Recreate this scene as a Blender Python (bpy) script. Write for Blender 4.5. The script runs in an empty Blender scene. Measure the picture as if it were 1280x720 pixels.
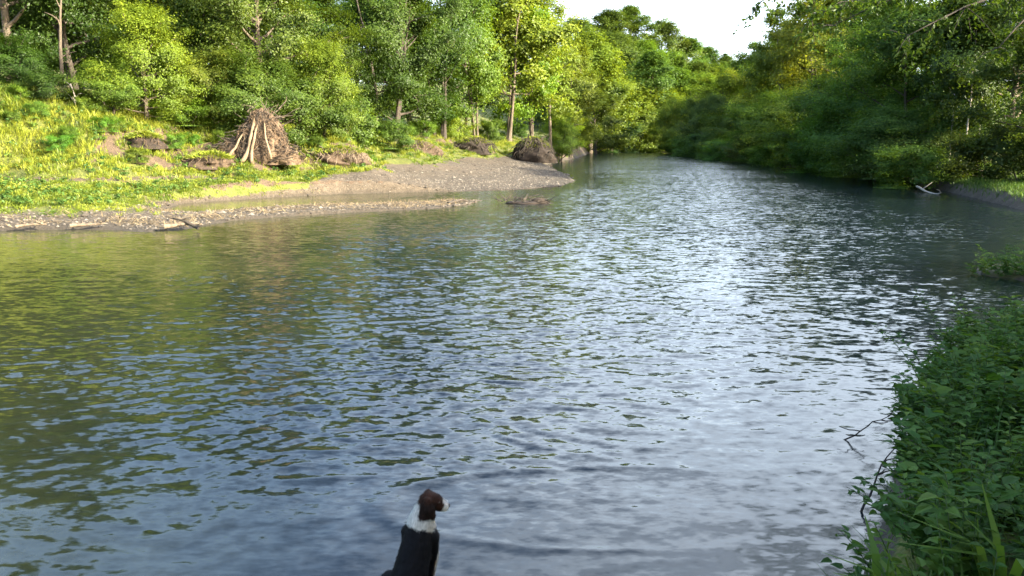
import bpy, bmesh, math, random
import numpy as np
from mathutils import Vector, Matrix, Euler
R = math.radians
sc = bpy.context.scene
COL = sc.collection

# ------------------------------------------------------------------ camera, sky, sun, exposure
CAM_Z = 3.2; PITCH = R(10.5); FPX = 985.0          # focal length in pixels of the 1280 wide photograph
cam_d = bpy.data.cameras.new('camera'); cam = bpy.data.objects.new('camera', cam_d); COL.objects.link(cam)
cam_d.sensor_width = 36.0; cam_d.lens = 36.0 * FPX / 1280.0; cam_d.clip_start = .05; cam_d.clip_end = 6000
cam.location = (0, 0, CAM_Z); cam.rotation_euler = (R(90) - PITCH, 0, 0)
sc.camera = cam
SUN_EL, SUN_AZ = 21.0, 119.0                        # azimuth clockwise from +Y (the view direction)
w = bpy.data.worlds.new('World'); sc.world = w; w.use_nodes = True
nt = w.node_tree; bg = nt.nodes['Background']
sky = nt.nodes.new('ShaderNodeTexSky'); sky.sky_type = 'NISHITA'; sky.sun_disc = False
sky.sun_elevation = R(SUN_EL); sky.sun_rotation = R(SUN_AZ)
sky.air_density = 1.0; sky.dust_density = 4.0; sky.ozone_density = 1.0
bg.inputs[1].default_value = 0.14
# thin cloud veil over the sky, added thickest ahead-right to brighten the river's reflection
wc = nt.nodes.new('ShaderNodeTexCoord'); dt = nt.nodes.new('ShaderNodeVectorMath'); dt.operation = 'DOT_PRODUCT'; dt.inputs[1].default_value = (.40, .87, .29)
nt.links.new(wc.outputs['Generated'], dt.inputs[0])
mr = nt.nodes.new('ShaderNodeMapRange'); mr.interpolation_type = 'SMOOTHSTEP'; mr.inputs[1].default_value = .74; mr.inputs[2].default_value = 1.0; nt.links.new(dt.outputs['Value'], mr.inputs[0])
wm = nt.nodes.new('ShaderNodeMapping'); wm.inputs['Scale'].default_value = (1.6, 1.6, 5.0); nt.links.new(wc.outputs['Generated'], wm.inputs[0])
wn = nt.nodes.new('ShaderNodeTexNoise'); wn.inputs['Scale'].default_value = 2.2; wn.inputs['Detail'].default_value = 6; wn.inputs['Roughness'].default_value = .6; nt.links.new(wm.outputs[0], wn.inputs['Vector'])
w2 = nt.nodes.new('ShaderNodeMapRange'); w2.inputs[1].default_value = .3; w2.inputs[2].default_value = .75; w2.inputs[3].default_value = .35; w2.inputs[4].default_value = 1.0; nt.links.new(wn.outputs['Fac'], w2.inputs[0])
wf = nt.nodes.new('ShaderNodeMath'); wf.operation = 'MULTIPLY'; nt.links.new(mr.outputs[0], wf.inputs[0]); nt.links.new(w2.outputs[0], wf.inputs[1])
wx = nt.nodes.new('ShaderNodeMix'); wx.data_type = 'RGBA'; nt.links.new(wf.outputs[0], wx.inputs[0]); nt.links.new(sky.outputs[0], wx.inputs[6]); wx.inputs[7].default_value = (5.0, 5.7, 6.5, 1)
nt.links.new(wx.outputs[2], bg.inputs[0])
sl = bpy.data.lights.new('sun', 'SUN'); sl.energy = 4.0; sl.angle = R(.6); sl.color = (1.0, .88, .66)
so = bpy.data.objects.new('sun', sl); COL.objects.link(so)
sd = Vector((math.sin(R(SUN_AZ)) * math.cos(R(SUN_EL)), math.cos(R(SUN_AZ)) * math.cos(R(SUN_EL)), math.sin(R(SUN_EL))))
so.rotation_euler = sd.to_track_quat('Z', 'Y').to_euler(); so.location = (30, -20, 60)
sc.view_settings.view_transform = 'Standard'; sc.view_settings.look = 'None'
sc.view_settings.exposure = 2.4; sc.view_settings.gamma = 1.0; sc.view_settings.use_curve_mapping = False
sc.render.engine = 'CYCLES'
sc.cycles.max_bounces = 6; sc.cycles.diffuse_bounces = 3; sc.cycles.glossy_bounces = 3; sc.cycles.transmission_bounces = 4
sc.cycles.use_denoising = True
sc.cycles.caustics_reflective = False; sc.cycles.caustics_refractive = False

# ------------------------------------------------------------------ helpers
def ground_at(px, py, z=0.0):
    """world point at height z under a photograph pixel"""
    r = (px - 640) / FPX; v = (py - 360) / FPX
    dz = -math.sin(PITCH) - v * math.cos(PITCH); dy = math.cos(PITCH) - v * math.sin(PITCH)
    t = (z - CAM_Z) / dz
    return (r * t, dy * t)
def at(px, d, z=2.0):
    zc = d * math.cos(PITCH) + (CAM_Z - z) * math.sin(PITCH)
    return ((px - 640) / FPX * zc, d)
def z_at(py, d):
    v = (py - 360) / FPX
    dz = -math.sin(PITCH) - v * math.cos(PITCH); dy = math.cos(PITCH) - v * math.sin(PITCH)
    return CAM_Z + d * dz / dy

def tag(o, label=None, cat=None, group=None, kind=None):
    if label: o['label'] = label
    if cat: o['category'] = cat
    if group: o['group'] = group
    if kind: o['kind'] = kind
    return o
def empty(name, loc, rz=0):
    o = bpy.data.objects.new(name, None); COL.objects.link(o); o.location = loc; o.rotation_euler = (0, 0, rz)
    o.empty_display_size = .3
    return o
def link(name, me, parent=None):
    o = bpy.data.objects.new(name, me); COL.objects.link(o)
    if parent: o.parent = parent
    return o
def np_mesh(name, V, F, mat=None, smooth=False, attrs=None):
    """V (n,3) float, F (m,3|4) int"""
    me = bpy.data.meshes.new(name)
    V = np.asarray(V, dtype=np.float32); F = np.asarray(F, dtype=np.int32)
    me.vertices.add(len(V)); me.vertices.foreach_set('co', V.ravel())
    k = F.shape[1]
    me.loops.add(F.size); me.loops.foreach_set('vertex_index', F.ravel())
    me.polygons.add(len(F))
    me.polygons.foreach_set('loop_start', np.arange(0, F.size, k, dtype=np.int32))
    if smooth: me.polygons.foreach_set('use_smooth', np.ones(len(F), dtype=bool))
    else: me.polygons.foreach_set('use_smooth', np.zeros(len(F), dtype=bool))
    for an, (typ, arr) in (attrs or {}).items():
        a = me.attributes.new(an, typ, 'POINT')
        a.data.foreach_set('color' if typ == 'FLOAT_COLOR' else 'value', np.asarray(arr, dtype=np.float32).ravel())
    me.update(calc_edges=True); me.validate()
    if mat: me.materials.append(mat)
    return me

class TubeSet:
    """collects tapered tubes and makes one mesh of them"""
    def __init__(s): s.V = []; s.F = []; s.n = 0
    def tube(s, pts, rad, sides=6, cap=True):
        pts = [Vector(p) for p in pts]; n = len(pts)
        ref = Vector((.31, .92, .23))
        for i in range(n):
            t = (pts[min(i + 1, n - 1)] - pts[max(i - 1, 0)])
            if t.length < 1e-9: t = Vector((0, 0, 1))
            t.normalize()
            u = t.cross(ref)
            if u.length < 1e-3: u = t.cross(Vector((1, 0, 0)))
            u.normalize(); v = t.cross(u)
            for k in range(sides):
                a = 2 * math.pi * k / sides
                s.V.append(pts[i] + (u * math.cos(a) + v * math.sin(a)) * rad[i])
        for i in range(n - 1):
            for k in range(sides):
                a = s.n + i * sides + k; b = s.n + i * sides + (k + 1) % sides
                s.F.append((a, b, b + sides, a + sides))
        s.n += n * sides
        if cap:
            for i in (0, n - 1):
                s.V.append(pts[i]); c = s.n; s.n += 1
                base = c - n * sides - (0 if i == 0 else 1) + i * sides
                for k in range(0, sides, 2):
                    s.F.append((c, base + k, base + (k + 1) % sides, base + (k + 2) % sides))
    def mesh(s, name, mat): return np_mesh(name, np.array([tuple(v) for v in s.V]), np.array(s.F), mat, smooth=True)

def rng_unit(rg, n):
    v = rg.normal(size=(n, 3)); return v / np.linalg.norm(v, axis=1, keepdims=True)
def leaf_quads(P, N, L, W, rg, axis=None, fold=0.0):
    """rhombic leaves at P, facing N, of length L and width W"""
    n = len(P)
    ax = rng_unit(rg, n) if axis is None else axis
    ax = ax - N * np.sum(ax * N, axis=1, keepdims=True)
    ax /= np.linalg.norm(ax, axis=1, keepdims=True) + 1e-9
    bx = np.cross(N, ax)
    L = np.asarray(L).reshape(-1, 1); W = np.asarray(W).reshape(-1, 1)
    V = np.stack([P - ax * L * .5, P + bx * W * .5 - ax * L * .08 + N * W * fold, P + ax * L * .5, P - bx * W * .5 - ax * L * .08 + N * W * fold], axis=1).reshape(-1, 3)
    F = np.arange(4 * n).reshape(-1, 4)
    return V, F

# ---- value noise in numpy
class Noise2:
    def __init__(s, seed): s.g = np.random.default_rng(seed).random((256, 256))
    def one(s, x, y):
        xi = np.floor(x).astype(int); yi = np.floor(y).astype(int); fx = x - xi; fy = y - yi
        fx = fx * fx * (3 - 2 * fx); fy = fy * fy * (3 - 2 * fy)
        g = s.g; a = g[xi % 256, yi % 256]; b = g[(xi + 1) % 256, yi % 256]; c = g[xi % 256, (yi + 1) % 256]; d = g[(xi + 1) % 256, (yi + 1) % 256]
        return (a * (1 - fx) + b * fx) * (1 - fy) + (c * (1 - fx) + d * fx) * fy
    def fbm(s, x, y, o=4):
        r = 0; a = .5; t = 0
        for i in range(o):
            r = r + a * s.one(x + 17.3 * i, y - 9.1 * i); t += a; a *= .5; x = x * 2.03; y = y * 2.03
        return r / t - .5
NZ = Noise2(3); NZ2 = Noise2(8)

# ---- node helpers
def new_mat(name):
    m = bpy.data.materials.new(name); m.use_nodes = True
    nt = m.node_tree; nt.nodes.clear()
    out = nt.nodes.new('ShaderNodeOutputMaterial'); return m, nt, out
def N(nt, typ, **kw):
    n = nt.nodes.new(typ)
    for k, v in kw.items():
        if k == 'inp':
            for kk, vv in v.items(): n.inputs[kk].default_value = vv
        else: setattr(n, k, v)
    return n
def ramp(nt, stops, fac):
    r = nt.nodes.new('ShaderNodeValToRGB'); e = r.color_ramp.elements
    e[0].position, e[0].color = stops[0][0], (*stops[0][1], 1); e[1].position, e[1].color = stops[-1][0], (*stops[-1][1], 1)
    for p, c in stops[1:-1]:
        x = e.new(p); x.color = (*c, 1)
    nt.links.new(fac, r.inputs[0]); return r.outputs[0]
def mixc(nt, fac, a, b, mode='MIX'):
    m = nt.nodes.new('ShaderNodeMix'); m.data_type = 'RGBA'; m.blend_type = mode
    for i, v in ((0, fac), (6, a), (7, b)):
        if isinstance(v, (int, float)): m.inputs[i].default_value = v
        elif isinstance(v, tuple): m.inputs[i].default_value = (*v, 1) if len(v) == 3 else v
        else: nt.links.new(v, m.inputs[i])
    return m.outputs[2]
def mathn(nt, op, a, b=None):
    m = nt.nodes.new('ShaderNodeMath'); m.operation = op
    for i, v in ((0, a), (1, b)):
        if v is None: continue
        if isinstance(v, (int, float)): m.inputs[i].default_value = v
        else: nt.links.new(v, m.inputs[i])
    return m.outputs[0]
def noise(nt, scale, detail=4, rough=.55, vec=None, dims='3D'):
    n = nt.nodes.new('ShaderNodeTexNoise'); n.inputs['Scale'].default_value = scale; n.inputs['Detail'].default_value = detail; n.inputs['Roughness'].default_value = rough
    if vec is not None: nt.links.new(vec, n.inputs['Vector'])
    return n

# ------------------------------------------------------------------ materials
def leaf_material(name, dark, mid, light, transl=.48, use_obj=True):
    m, nt, out = new_mat(name)
    a = N(nt, 'ShaderNodeAttribute', attribute_name='tint')
    c = ramp(nt, [(0, dark), (.5, mid), (1, light)], a.outputs['Fac'])
    if use_obj:
        oi = N(nt, 'ShaderNodeObjectInfo'); c = mixc(nt, 1.0, c, oi.outputs['Color'], 'MULTIPLY')
    df = N(nt, 'ShaderNodeBsdfDiffuse'); tr = N(nt, 'ShaderNodeBsdfTranslucent')
    nt.links.new(c, df.inputs[0])
    tc = mixc(nt, 1.0, c, (1.5, 1.35, .55), 'MULTIPLY'); nt.links.new(tc, tr.inputs[0])
    mx = N(nt, 'ShaderNodeMixShader', inp={0: transl}); nt.links.new(df.outputs[0], mx.inputs[1]); nt.links.new(tr.outputs[0], mx.inputs[2])
    gl = N(nt, 'ShaderNodeBsdfGlossy', inp={'Roughness': .45, 'Color': (.9, .95, 1, 1)})
    m2 = N(nt, 'ShaderNodeMixShader', inp={0: .015}); nt.links.new(mx.outputs[0], m2.inputs[1]); nt.links.new(gl.outputs[0], m2.inputs[2])
    nt.links.new(m2.outputs[0], out.inputs[0]); return m
M = {}
M['leaf'] = leaf_material('leaf', (.045, .075, .014), (.080, .125, .020), (.125, .170, .024))
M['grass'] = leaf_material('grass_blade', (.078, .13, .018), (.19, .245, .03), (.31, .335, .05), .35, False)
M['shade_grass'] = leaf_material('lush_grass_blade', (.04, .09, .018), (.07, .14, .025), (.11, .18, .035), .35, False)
M['herb'] = leaf_material('herb_leaf', (.028, .078, .013), (.056, .128, .021), (.12, .195, .033), .35, False)

def bark_material(name, c1, c2, sc_=6.0):
    m, nt, out = new_mat(name)
    tc = N(nt, 'ShaderNodeTexCoord'); mp = N(nt, 'ShaderNodeMapping', inp={'Scale': (1, 1, .25)}); nt.links.new(tc.outputs['Object'], mp.inputs[0])
    n1 = noise(nt, sc_, 6, .65, mp.outputs[0]); c = ramp(nt, [(.3, c1), (.7, c2)], n1.outputs['Fac'])
    p = N(nt, 'ShaderNodeBsdfPrincipled', inp={'Roughness': .9}); nt.links.new(c, p.inputs['Base Color'])
    b = N(nt, 'ShaderNodeBump', inp={'Strength': .7, 'Distance': .04}); nt.links.new(n1.outputs['Fac'], b.inputs['Height']); nt.links.new(b.outputs[0], p.inputs['Normal'])
    nt.links.new(p.outputs[0], out.inputs[0]); return m
M['bark'] = bark_material('bark', (.045, .035, .025), (.14, .115, .085))
M['dark_bark'] = bark_material('dark_bark', (.025, .02, .016), (.07, .058, .045))
M['pale_bark'] = bark_material('pale_bark', (.22, .20, .17), (.42, .39, .34))
M['root'] = bark_material('root_wood', (.06, .041, .027), (.155, .107, .068), 9)
M['pale_root'] = bark_material('pale_root_wood', (.13, .092, .06), (.26, .19, .125), 9)
M['plate_soil'] = bark_material('root_plate_earth', (.05, .035, .023), (.16, .11, .068), 5)
M['soil'] = bark_material('clod_soil', (.030, .021, .014), (.100, .068, .045), 5)
M['dark_soil'] = bark_material('dark_clod_soil', (.010, .008, .006), (.038, .026, .019), 5)
M['drift'] = bark_material('driftwood', (.08, .062, .045), (.22, .175, .125), 9)

def terrain_material():
    m, nt, out = new_mat('ground_cover')
    tc = N(nt, 'ShaderNodeTexCoord'); P = tc.outputs['Object']
    g = N(nt, 'ShaderNodeAttribute', attribute_name='grass').outputs['Fac']; dr = N(nt, 'ShaderNodeAttribute', attribute_name='dirt').outputs['Fac']
    wet = N(nt, 'ShaderNodeAttribute', attribute_name='wet').outputs['Fac']
    big = noise(nt, .35, 5, .6, P).outputs['Fac']; med = noise(nt, 2.2, 6, .65, P).outputs['Fac']; fine = noise(nt, 14, 5, .7, P).outputs['Fac']
    vo = N(nt, 'ShaderNodeTexVoronoi', feature='F1', inp={'Scale': 9.0}); nt.links.new(P, vo.inputs['Vector'])
    grav = ramp(nt, [(.25, (.030, .026, .020)), (.5, (.070, .059, .045)), (.75, (.135, .115, .088))], fine)
    st = N(nt, 'ShaderNodeSeparateColor'); nt.links.new(vo.outputs['Color'], st.inputs[0])
    grav = mixc(nt, .55, grav, ramp(nt, [(0, (.032, .028, .022)), (.6, (.070, .060, .047)), (1, (.17, .148, .118))], st.outputs[0]))
    grav = mixc(nt, mathn(nt, 'MULTIPLY', big, .85), grav, (.085, .064, .042))
    grass = ramp(nt, [(.3, (.035, .05, .010)), (.5, (.09, .11, .018)), (.7, (.19, .18, .04))], mathn(nt, 'ADD', mathn(nt, 'MULTIPLY', med, .45), mathn(nt, 'MULTIPLY', fine, .55)))
    dirt = ramp(nt, [(.25, (.035, .025, .017)), (.6, (.10, .070, .046)), (.85, (.17, .125, .085))], med)
    gm = N(nt, 'ShaderNodeMapRange', inp={1: .42, 2: .58}); nt.links.new(mathn(nt, 'ADD', mathn(nt, 'MULTIPLY', mathn(nt, 'SUBTRACT', med, .5), .9), g), gm.inputs[0])
    c = mixc(nt, gm.outputs[0], grav, grass)
    dm = N(nt, 'ShaderNodeMapRange', inp={1: .42, 2: .58}); nt.links.new(mathn(nt, 'ADD', mathn(nt, 'MULTIPLY', mathn(nt, 'SUBTRACT', med, .5), .7), dr), dm.inputs[0])
    c = mixc(nt, dm.outputs[0], c, dirt)
    c = mixc(nt, mathn(nt, 'MULTIPLY', wet, .62), c, (.03, .026, .019))
    p = N(nt, 'ShaderNodeBsdfPrincipled', inp={'Roughness': .92}); nt.links.new(c, p.inputs['Base Color'])
    hm = mathn(nt, 'ADD', mathn(nt, 'MULTIPLY', vo.outputs['Distance'], -.6), fine)
    b = N(nt, 'ShaderNodeBump', inp={'Strength': .8, 'Distance': .06}); nt.links.new(hm, b.inputs['Height']); nt.links.new(b.outputs[0], p.inputs['Normal'])
    nt.links.new(p.outputs[0], out.inputs[0]); return m
M['terrain'] = terrain_material()

def water_material():
    m, nt, out = new_mat('river_water')
    tc = N(nt, 'ShaderNodeTexCoord')
    ruf = N(nt, 'ShaderNodeAttribute', attribute_name='ruffle').outputs['Fac']
    sl_ = N(nt, 'ShaderNodeAttribute', attribute_name='shallow').outputs['Fac']
    mp = N(nt, 'ShaderNodeMapping', inp={'Scale': (1.0, 1.9, 1.0), 'Rotation': (0, 0, R(9))}); nt.links.new(tc.outputs['Object'], mp.inputs[0])
    geo = N(nt, 'ShaderNodeNewGeometry')
    def slope(scale, detail, amt):
        n = noise(nt, scale, detail, .55, mp.outputs[0])
        s = N(nt, 'ShaderNodeVectorMath', operation='SUBTRACT'); nt.links.new(n.outputs['Color'], s.inputs[0]); s.inputs[1].default_value = (.5, .5, .5)
        k = N(nt, 'ShaderNodeVectorMath', operation='MULTIPLY'); nt.links.new(s.outputs[0], k.inputs[0]); k.inputs[1].default_value = (amt * .8, amt * 1.2, 0)
        return k.outputs[0]
    a = N(nt, 'ShaderNodeVectorMath', operation='ADD'); nt.links.new(slope(2.2, 2, .62), a.inputs[0]); nt.links.new(slope(7.0, 2, .7), a.inputs[1])
    s2 = N(nt, 'ShaderNodeVectorMath', operation='SCALE'); nt.links.new(a.outputs[0], s2.inputs[0]); nt.links.new(mathn(nt, 'ADD', mathn(nt, 'MULTIPLY', ruf, .72), .22), s2.inputs['Scale'])
    ad = N(nt, 'ShaderNodeVectorMath', operation='ADD'); nt.links.new(geo.outputs['Normal'], ad.inputs[0]); nt.links.new(s2.outputs[0], ad.inputs[1])
    no = N(nt, 'ShaderNodeVectorMath', operation='NORMALIZE'); nt.links.new(ad.outputs[0], no.inputs[0])
    n3 = noise(nt, 3.0, 5, .7, tc.outputs['Object'])
    bed = ramp(nt, [(.3, (.034, .038, .014)), (.7, (.078, .078, .028))], n3.outputs['Fac'])
    c = mixc(nt, sl_, (.006, .012, .016), bed)
    p = N(nt, 'ShaderNodeBsdfPrincipled', inp={'Roughness': .12, 'IOR': 1.46, 'Specular IOR Level': .62}); nt.links.new(c, p.inputs['Base Color'])
    nt.links.new(no.outputs[0], p.inputs['Normal']); nt.links.new(p.outputs[0], out.inputs[0]); return m
M['water'] = water_material()

# ------------------------------------------------------------------ terrain
EDGE_PX = [(-300, 292), (0, 289), (60, 287), (120, 287), (180, 290), (230, 287), (290, 276), (380, 269), (450, 265), (540, 261), (585, 256), (602, 251), (560, 251), (450, 256.5),
           (340, 260.5), (240, 267), (200, 264.5), (222, 255), (340, 247), (430, 242.5), (560, 239.5), (640, 237.5), (700, 233), (720, 226), (710, 218), (690, 212), (676, 209), (690, 203),
           (715, 199), (728, 195), (738, 190.8), (790, 189.8), (835, 190.5), (900, 199), (1000, 211), (1100, 225), (1180, 238), (1280, 262)]
EDGE = [(-70, 24)] + [ground_at(*p) for p in EDGE_PX] + [(27, 32), (25, 25), (17, 21.5), (12.4, 20.6), (11.2, 19), (13, 17.2), (15, 15), (10, 13.2), (6.6, 11.2), (5.0, 9.2), (3.75, 7.2), (3.0, 5.9), (2.35, 4.9), (1.9, 4.3),
        (0.6, 4.35), (-1, 4.7), (-3, 4.4), (-6, 4.2), (-15, 3), (-70, 1)]
EDGE = np.array(EDGE)
def signed_dist(X, Y):
    """+ on land, - in the river"""
    sh = X.shape; p = np.stack([X.ravel(), Y.ravel()], 1); out = np.empty(len(p))
    A = EDGE; B = np.roll(EDGE, -1, 0)
    for s in range(0, len(p), 40000):
        q = p[s:s + 40000]; best = np.full(len(q), 1e9); ins = np.zeros(len(q), bool)
        for a, b in zip(A, B):
            ab = b - a; t = np.clip(((q - a) @ ab) / (ab @ ab), 0, 1); d = np.hypot(q[:, 0] - a[0] - t * ab[0], q[:, 1] - a[1] - t * ab[1]); best = np.minimum(best, d)
            c = (a[1] > q[:, 1]) != (b[1] > q[:, 1])
            with np.errstate(divide='ignore', invalid='ignore'):
                xi = (b[0] - a[0]) * (q[:, 1] - a[1]) / (b[1] - a[1]) + a[0]
            ins ^= c & (q[:, 0] < xi)
        out[s:s + 40000] = np.where(ins, -best, best)
    return out.reshape(sh)
CP = []
def col(px, prof):
    for d, z in prof: CP.append((*at(px, d, z), z))
for px in (-350, -170): col(px, [(30, .35), (34, .8), (38, 1.3), (41, 2.0), (44, 4.6), (47, 6.4), (56, 7), (80, 8.5), (120, 12)])
col(0, [(31, .35), (36, .9), (40, 1.35), (43, 1.9), (45.5, 4.2), (48, 6.1), (56, 6.6), (80, 8), (120, 12)])
col(110, [(30, .2), (34, .6), (38, 1.0), (42, 1.5), (44, 2.3), (47, 4.4), (50, 5.3), (60, 5.8), (90, 8)])
col(210, [(31, .15), (36, .1), (39, .1), (42, .6), (46, 1.35), (48, 2.4), (51, 4.1), (60, 4.6), (80, 6)])
col(300, [(33, .1), (41, .25), (44.5, .85), (47, 1.3), (49, 2.3), (51, 3.1), (60, 3.6), (80, 5)])
col(390, [(35, .15), (43, .2), (48, .75), (52, 1.3), (55, 2.6), (59, 3.1), (75, 3.8)])
CP.append((*at(435, 56, 3.4), 3.5))
col(480, [(37, .1), (48, .2), (58, .6), (66, 1.0), (71, 2.3), (76, 3.0), (90, 4)])
col(560, [(39, .05), (53, .2), (70, .65), (85, 1.05), (93, 2.5), (99, 3.3)])
col(650, [(60, .15), (80, .55), (100, .9), (108, 2.4), (116, 3.4)])
col(700, [(130, 1.2), (142, 2.5), (170, 3.5)]); col(720, [(190, 1.0), (215, 2.5)]); col(690, [(200, 5)])
col(770, [(256, .6), (275, 9), (310, 27), (350, 36), (420, 42), (600, 48)]); col(700, [(250, 6), (310, 25), (400, 38)]); col(840, [(275, 6), (320, 22), (400, 36)])
col(900, [(200, 4), (260, 6), (330, 21), (420, 30), (600, 38)])
col(640, [(180, 6), (260, 12), (340, 20), (600, 34)]); col(480, [(150, 9), (250, 16), (600, 34)]); col(250, [(120, 9), (200, 18), (500, 34)]); col(-100, [(180, 20), (400, 34)])
col(1280, [(39, .45), (46, 1.0), (60, 2), (100, 4), (200, 10), (500, 30)]); col(1180, [(54, .5), (62, 1.4)]); col(1100, [(68, .5), (80, 1.5)]); col(1000, [(97, .6), (116, 2)]); col(900, [(152, .6)]); col(840, [(245, .8)])
CP += [(0, 0, 1.6), (0, 2.4, 1.3), (-.6, 4.2, .42), (-.6, 3.4, .8), (-4, 0, 1.5), (-5, 3, .5), (2.6, 3.4, .6), (1.2, 3.4, .6), (3.6, 5, .5), (4.6, 6.6, .6), (6, 8.6, .6), (8, 10.6, .5), (6, 3, 1.2), (10, 8, 1.1), (12, 0, 1.8), (20, 8, 1.8), (20, -10, 2.5), (-10, -10, 2),
       (13.4, 19, .35), (18, 18, .9), (29, 28, .8), (38, 20, 2), (0, -40, 3), (60, -40, 5), (-60, -40, 3), (90, 60, 5), (120, 200, 20), (-120, 60, 14), (-120, 200, 25)]
CP += [(0, 15, -.9), (-10, 20, -.8), (5, 30, -1), (10, 50, -1), (15, 80, -1), (22, 150, -1), (30, 220, -1), (-20, 20, -.8), (-35, 14, -.7), (10, 18, -.6), (18, 28, -.7), (-8, 10, -.8), (0, 42, -1)]
CP = np.array(CP, float)
_D = np.hypot(CP[:, None, 0] - CP[None, :, 0], CP[:, None, 1] - CP[None, :, 1])
_W = np.linalg.solve(_D + 1e-6 * np.eye(len(CP)), CP[:, 2] - CP[:, 2].mean())
def rbf(X, Y):
    sh = X.shape; x = X.ravel(); y = Y.ravel(); o = np.zeros(len(x))
    for (cx, cy, _), wt in zip(CP, _W): o += wt * np.hypot(x - cx, y - cy)
    return (o + CP[:, 2].mean()).reshape(sh)
def height(X, Y, full=False):
    X = np.asarray(X, float); Y = np.asarray(Y, float)
    s = signed_dist(X, Y) + .16 * NZ.fbm(X * .9, Y * .9, 3) * np.clip(np.hypot(X, Y) / 12, .3, 1.6); z = rbf(X, Y)
    far = np.hypot(X, Y)
    lump = NZ.fbm(X * .45, Y * .45, 4) * np.clip(z / 2.5, 0.05, 1) * 1.3 + NZ2.fbm(X * .8 + 3, Y * .8, 3) * .7 * np.clip((z - 1.2) / 1.5, 0, 1) * (far < 130) + NZ2.fbm(X * 1.7, Y * 1.7, 3) * .22 * np.clip(z, .1, 1)
    z = z + lump * np.clip((far - 4) / 8, 0.15, 1)
    zl = np.minimum(np.maximum(z, .03 + .05 * np.clip(s, 0, 6)), .05 + 1.6 * np.clip(s, 0, 40))
    zw = np.minimum(z, -.03 - .22 * np.clip(-s, 0, 4))
    z = np.where(s > 0, zl, zw)
    return (z, s) if full else z
def hz(x, y): return float(height(np.array([x]), np.array([y]))[0])

def spaced(segs):
    out = []
    for a, b, st in segs: out.append(np.arange(a, b, st))
    return np.concatenate(out + [np.array([segs[-1][1]])])
xs = spaced([(-700, -120, 30), (-120, -60, 3), (-60, -36, .8), (-36, 4, .24), (4, 40, .4), (40, 70, 1.2), (70, 160, 6), (160, 760, 30)])
ys = spaced([(-90, -10, 6), (-10, 2, .8), (2, 14, .25), (14, 27, .6), (27, 60, .22), (60, 125, .5), (125, 280, 1.5), (280, 450, 6), (450, 1500, 50)])
GX, GY = np.meshgrid(xs, ys); GZ, GS = height(GX, GY, True)
nx, ny = len(xs), len(ys)
gyz, gxz = np.gradient(GZ); steep = np.hypot(gxz / np.gradient(xs)[None, :], gyz / np.gradient(ys)[:, None])
leftbank = (GY > 26) & (GX < ground_at(720, 205)[0] + .12 * (GY - 100).clip(0))
nn = NZ2.fbm(GX * .25, GY * .25, 3)
grass_m = np.clip((GZ - np.where(GX < at(330, 40)[0], .20, .42) + nn * .5) / .3, 0, 1)
bar = leftbank & (GX > at(395, 50)[0] * 1.0 + (GY - 45) * .06) & (GY < 106)
grass_m = np.where(bar, np.clip((GZ - 1.15 + nn * .8) / .4, 0, 1), grass_m)
sand = np.clip(1 - np.abs(GZ - 1.33 + .22 * (GX + 24) / 12) / .22, 0, 1) * ((GX < -17) & (GY > 36) & (GY < 46))
grass_m = np.clip(grass_m - sand * .75, 0, 1); grass_m = np.where((GY < 24) & (GX > -8), np.maximum(grass_m, np.clip(GS * 3, 0, 1)), grass_m)
dirt_m = np.clip((steep - .44 + .5 * NZ.fbm(GX * .5 + 7, GY * .5, 3)) / .3, 0, 1) * (GZ > .7) * np.where(GX < at(150, 48)[0], .25, 1.0)
dirt_m = np.clip(dirt_m + sand * .6, 0, 1)
wet_m = np.clip(1 - (GZ - .02) / .22 + 1.6 * NZ.fbm(GX * .4, GY * .7, 4) * (GZ < .7), 0, 1)
idx = np.arange(nx * ny).reshape(ny, nx)
F = np.stack([idx[:-1, :-1], idx[:-1, 1:], idx[1:, 1:], idx[1:, :-1]], -1).reshape(-1, 4)
me = np_mesh('ground', np.stack([GX, GY, GZ], -1).reshape(-1, 3), F, M['terrain'], True,
             {'grass': ('FLOAT', grass_m), 'dirt': ('FLOAT', dirt_m), 'wet': ('FLOAT', wet_m)})
ground = tag(link('ground', me), 'grassy eroded river banks with gravel bars along the water', kind='structure')

# ------------------------------------------------------------------ river surface, real waves
yy = [1.2, 2.0, 2.8, 3.6]
while yy[-1] < 300: yy.append(yy[-1] + (.0052 if yy[-1] < 26 else .010) * (yy[-1] + .3))
yy = np.array(yy); uu = np.arange(-1.25, 1.2501, .0036)
WX = uu[None, :] * (yy[:, None] + 3); WY = np.repeat(yy[:, None], len(uu), 1)
rg = np.random.default_rng(5)
shore = -signed_dist(WX, WY)
qx = WX + 4.2 * NZ.fbm(WX * .17, WY * .2, 3); qy = WY + 4.2 * NZ2.fbm(WX * .17 + 5, WY * .2, 3)
calm = np.clip((WX + .10 * WY + 13 + 9 * NZ.fbm(WX * .12 + 3, WY * .09, 3)) / 15, 0, 1)       # the left side lies quieter than the main current
patch = np.clip(.82 + 1.5 * NZ2.fbm(WX * .20 + .05 * WY, WY * .38, 4), .3, 1.35)
near_left_shore = np.clip(shore / 7, .12, 1)
ruffle = (.12 + .95 * calm) * near_left_shore * patch
step = np.where(WY < 26, .0052, .010) * (WY + .3)
wz = np.zeros_like(WX)
for i in range(70):
    lam = 10 ** rg.uniform(math.log10(.085), math.log10(.62)); th = rg.normal(math.radians(96), math.radians(34)); k = 2 * math.pi / lam
    amp = .088 * lam ** 1.0 / (2 * math.pi) / math.sqrt(70 / 7.5)
    fade = np.clip((lam / step - 2.2) / 2, 0, 1)
    ph = k * (math.cos(th) * qx + math.sin(th) * qy) + rg.uniform(0, 6.28)
    wz += amp * fade * (np.sin(ph) + .25 * np.sin(2 * ph + 1.2))
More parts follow.
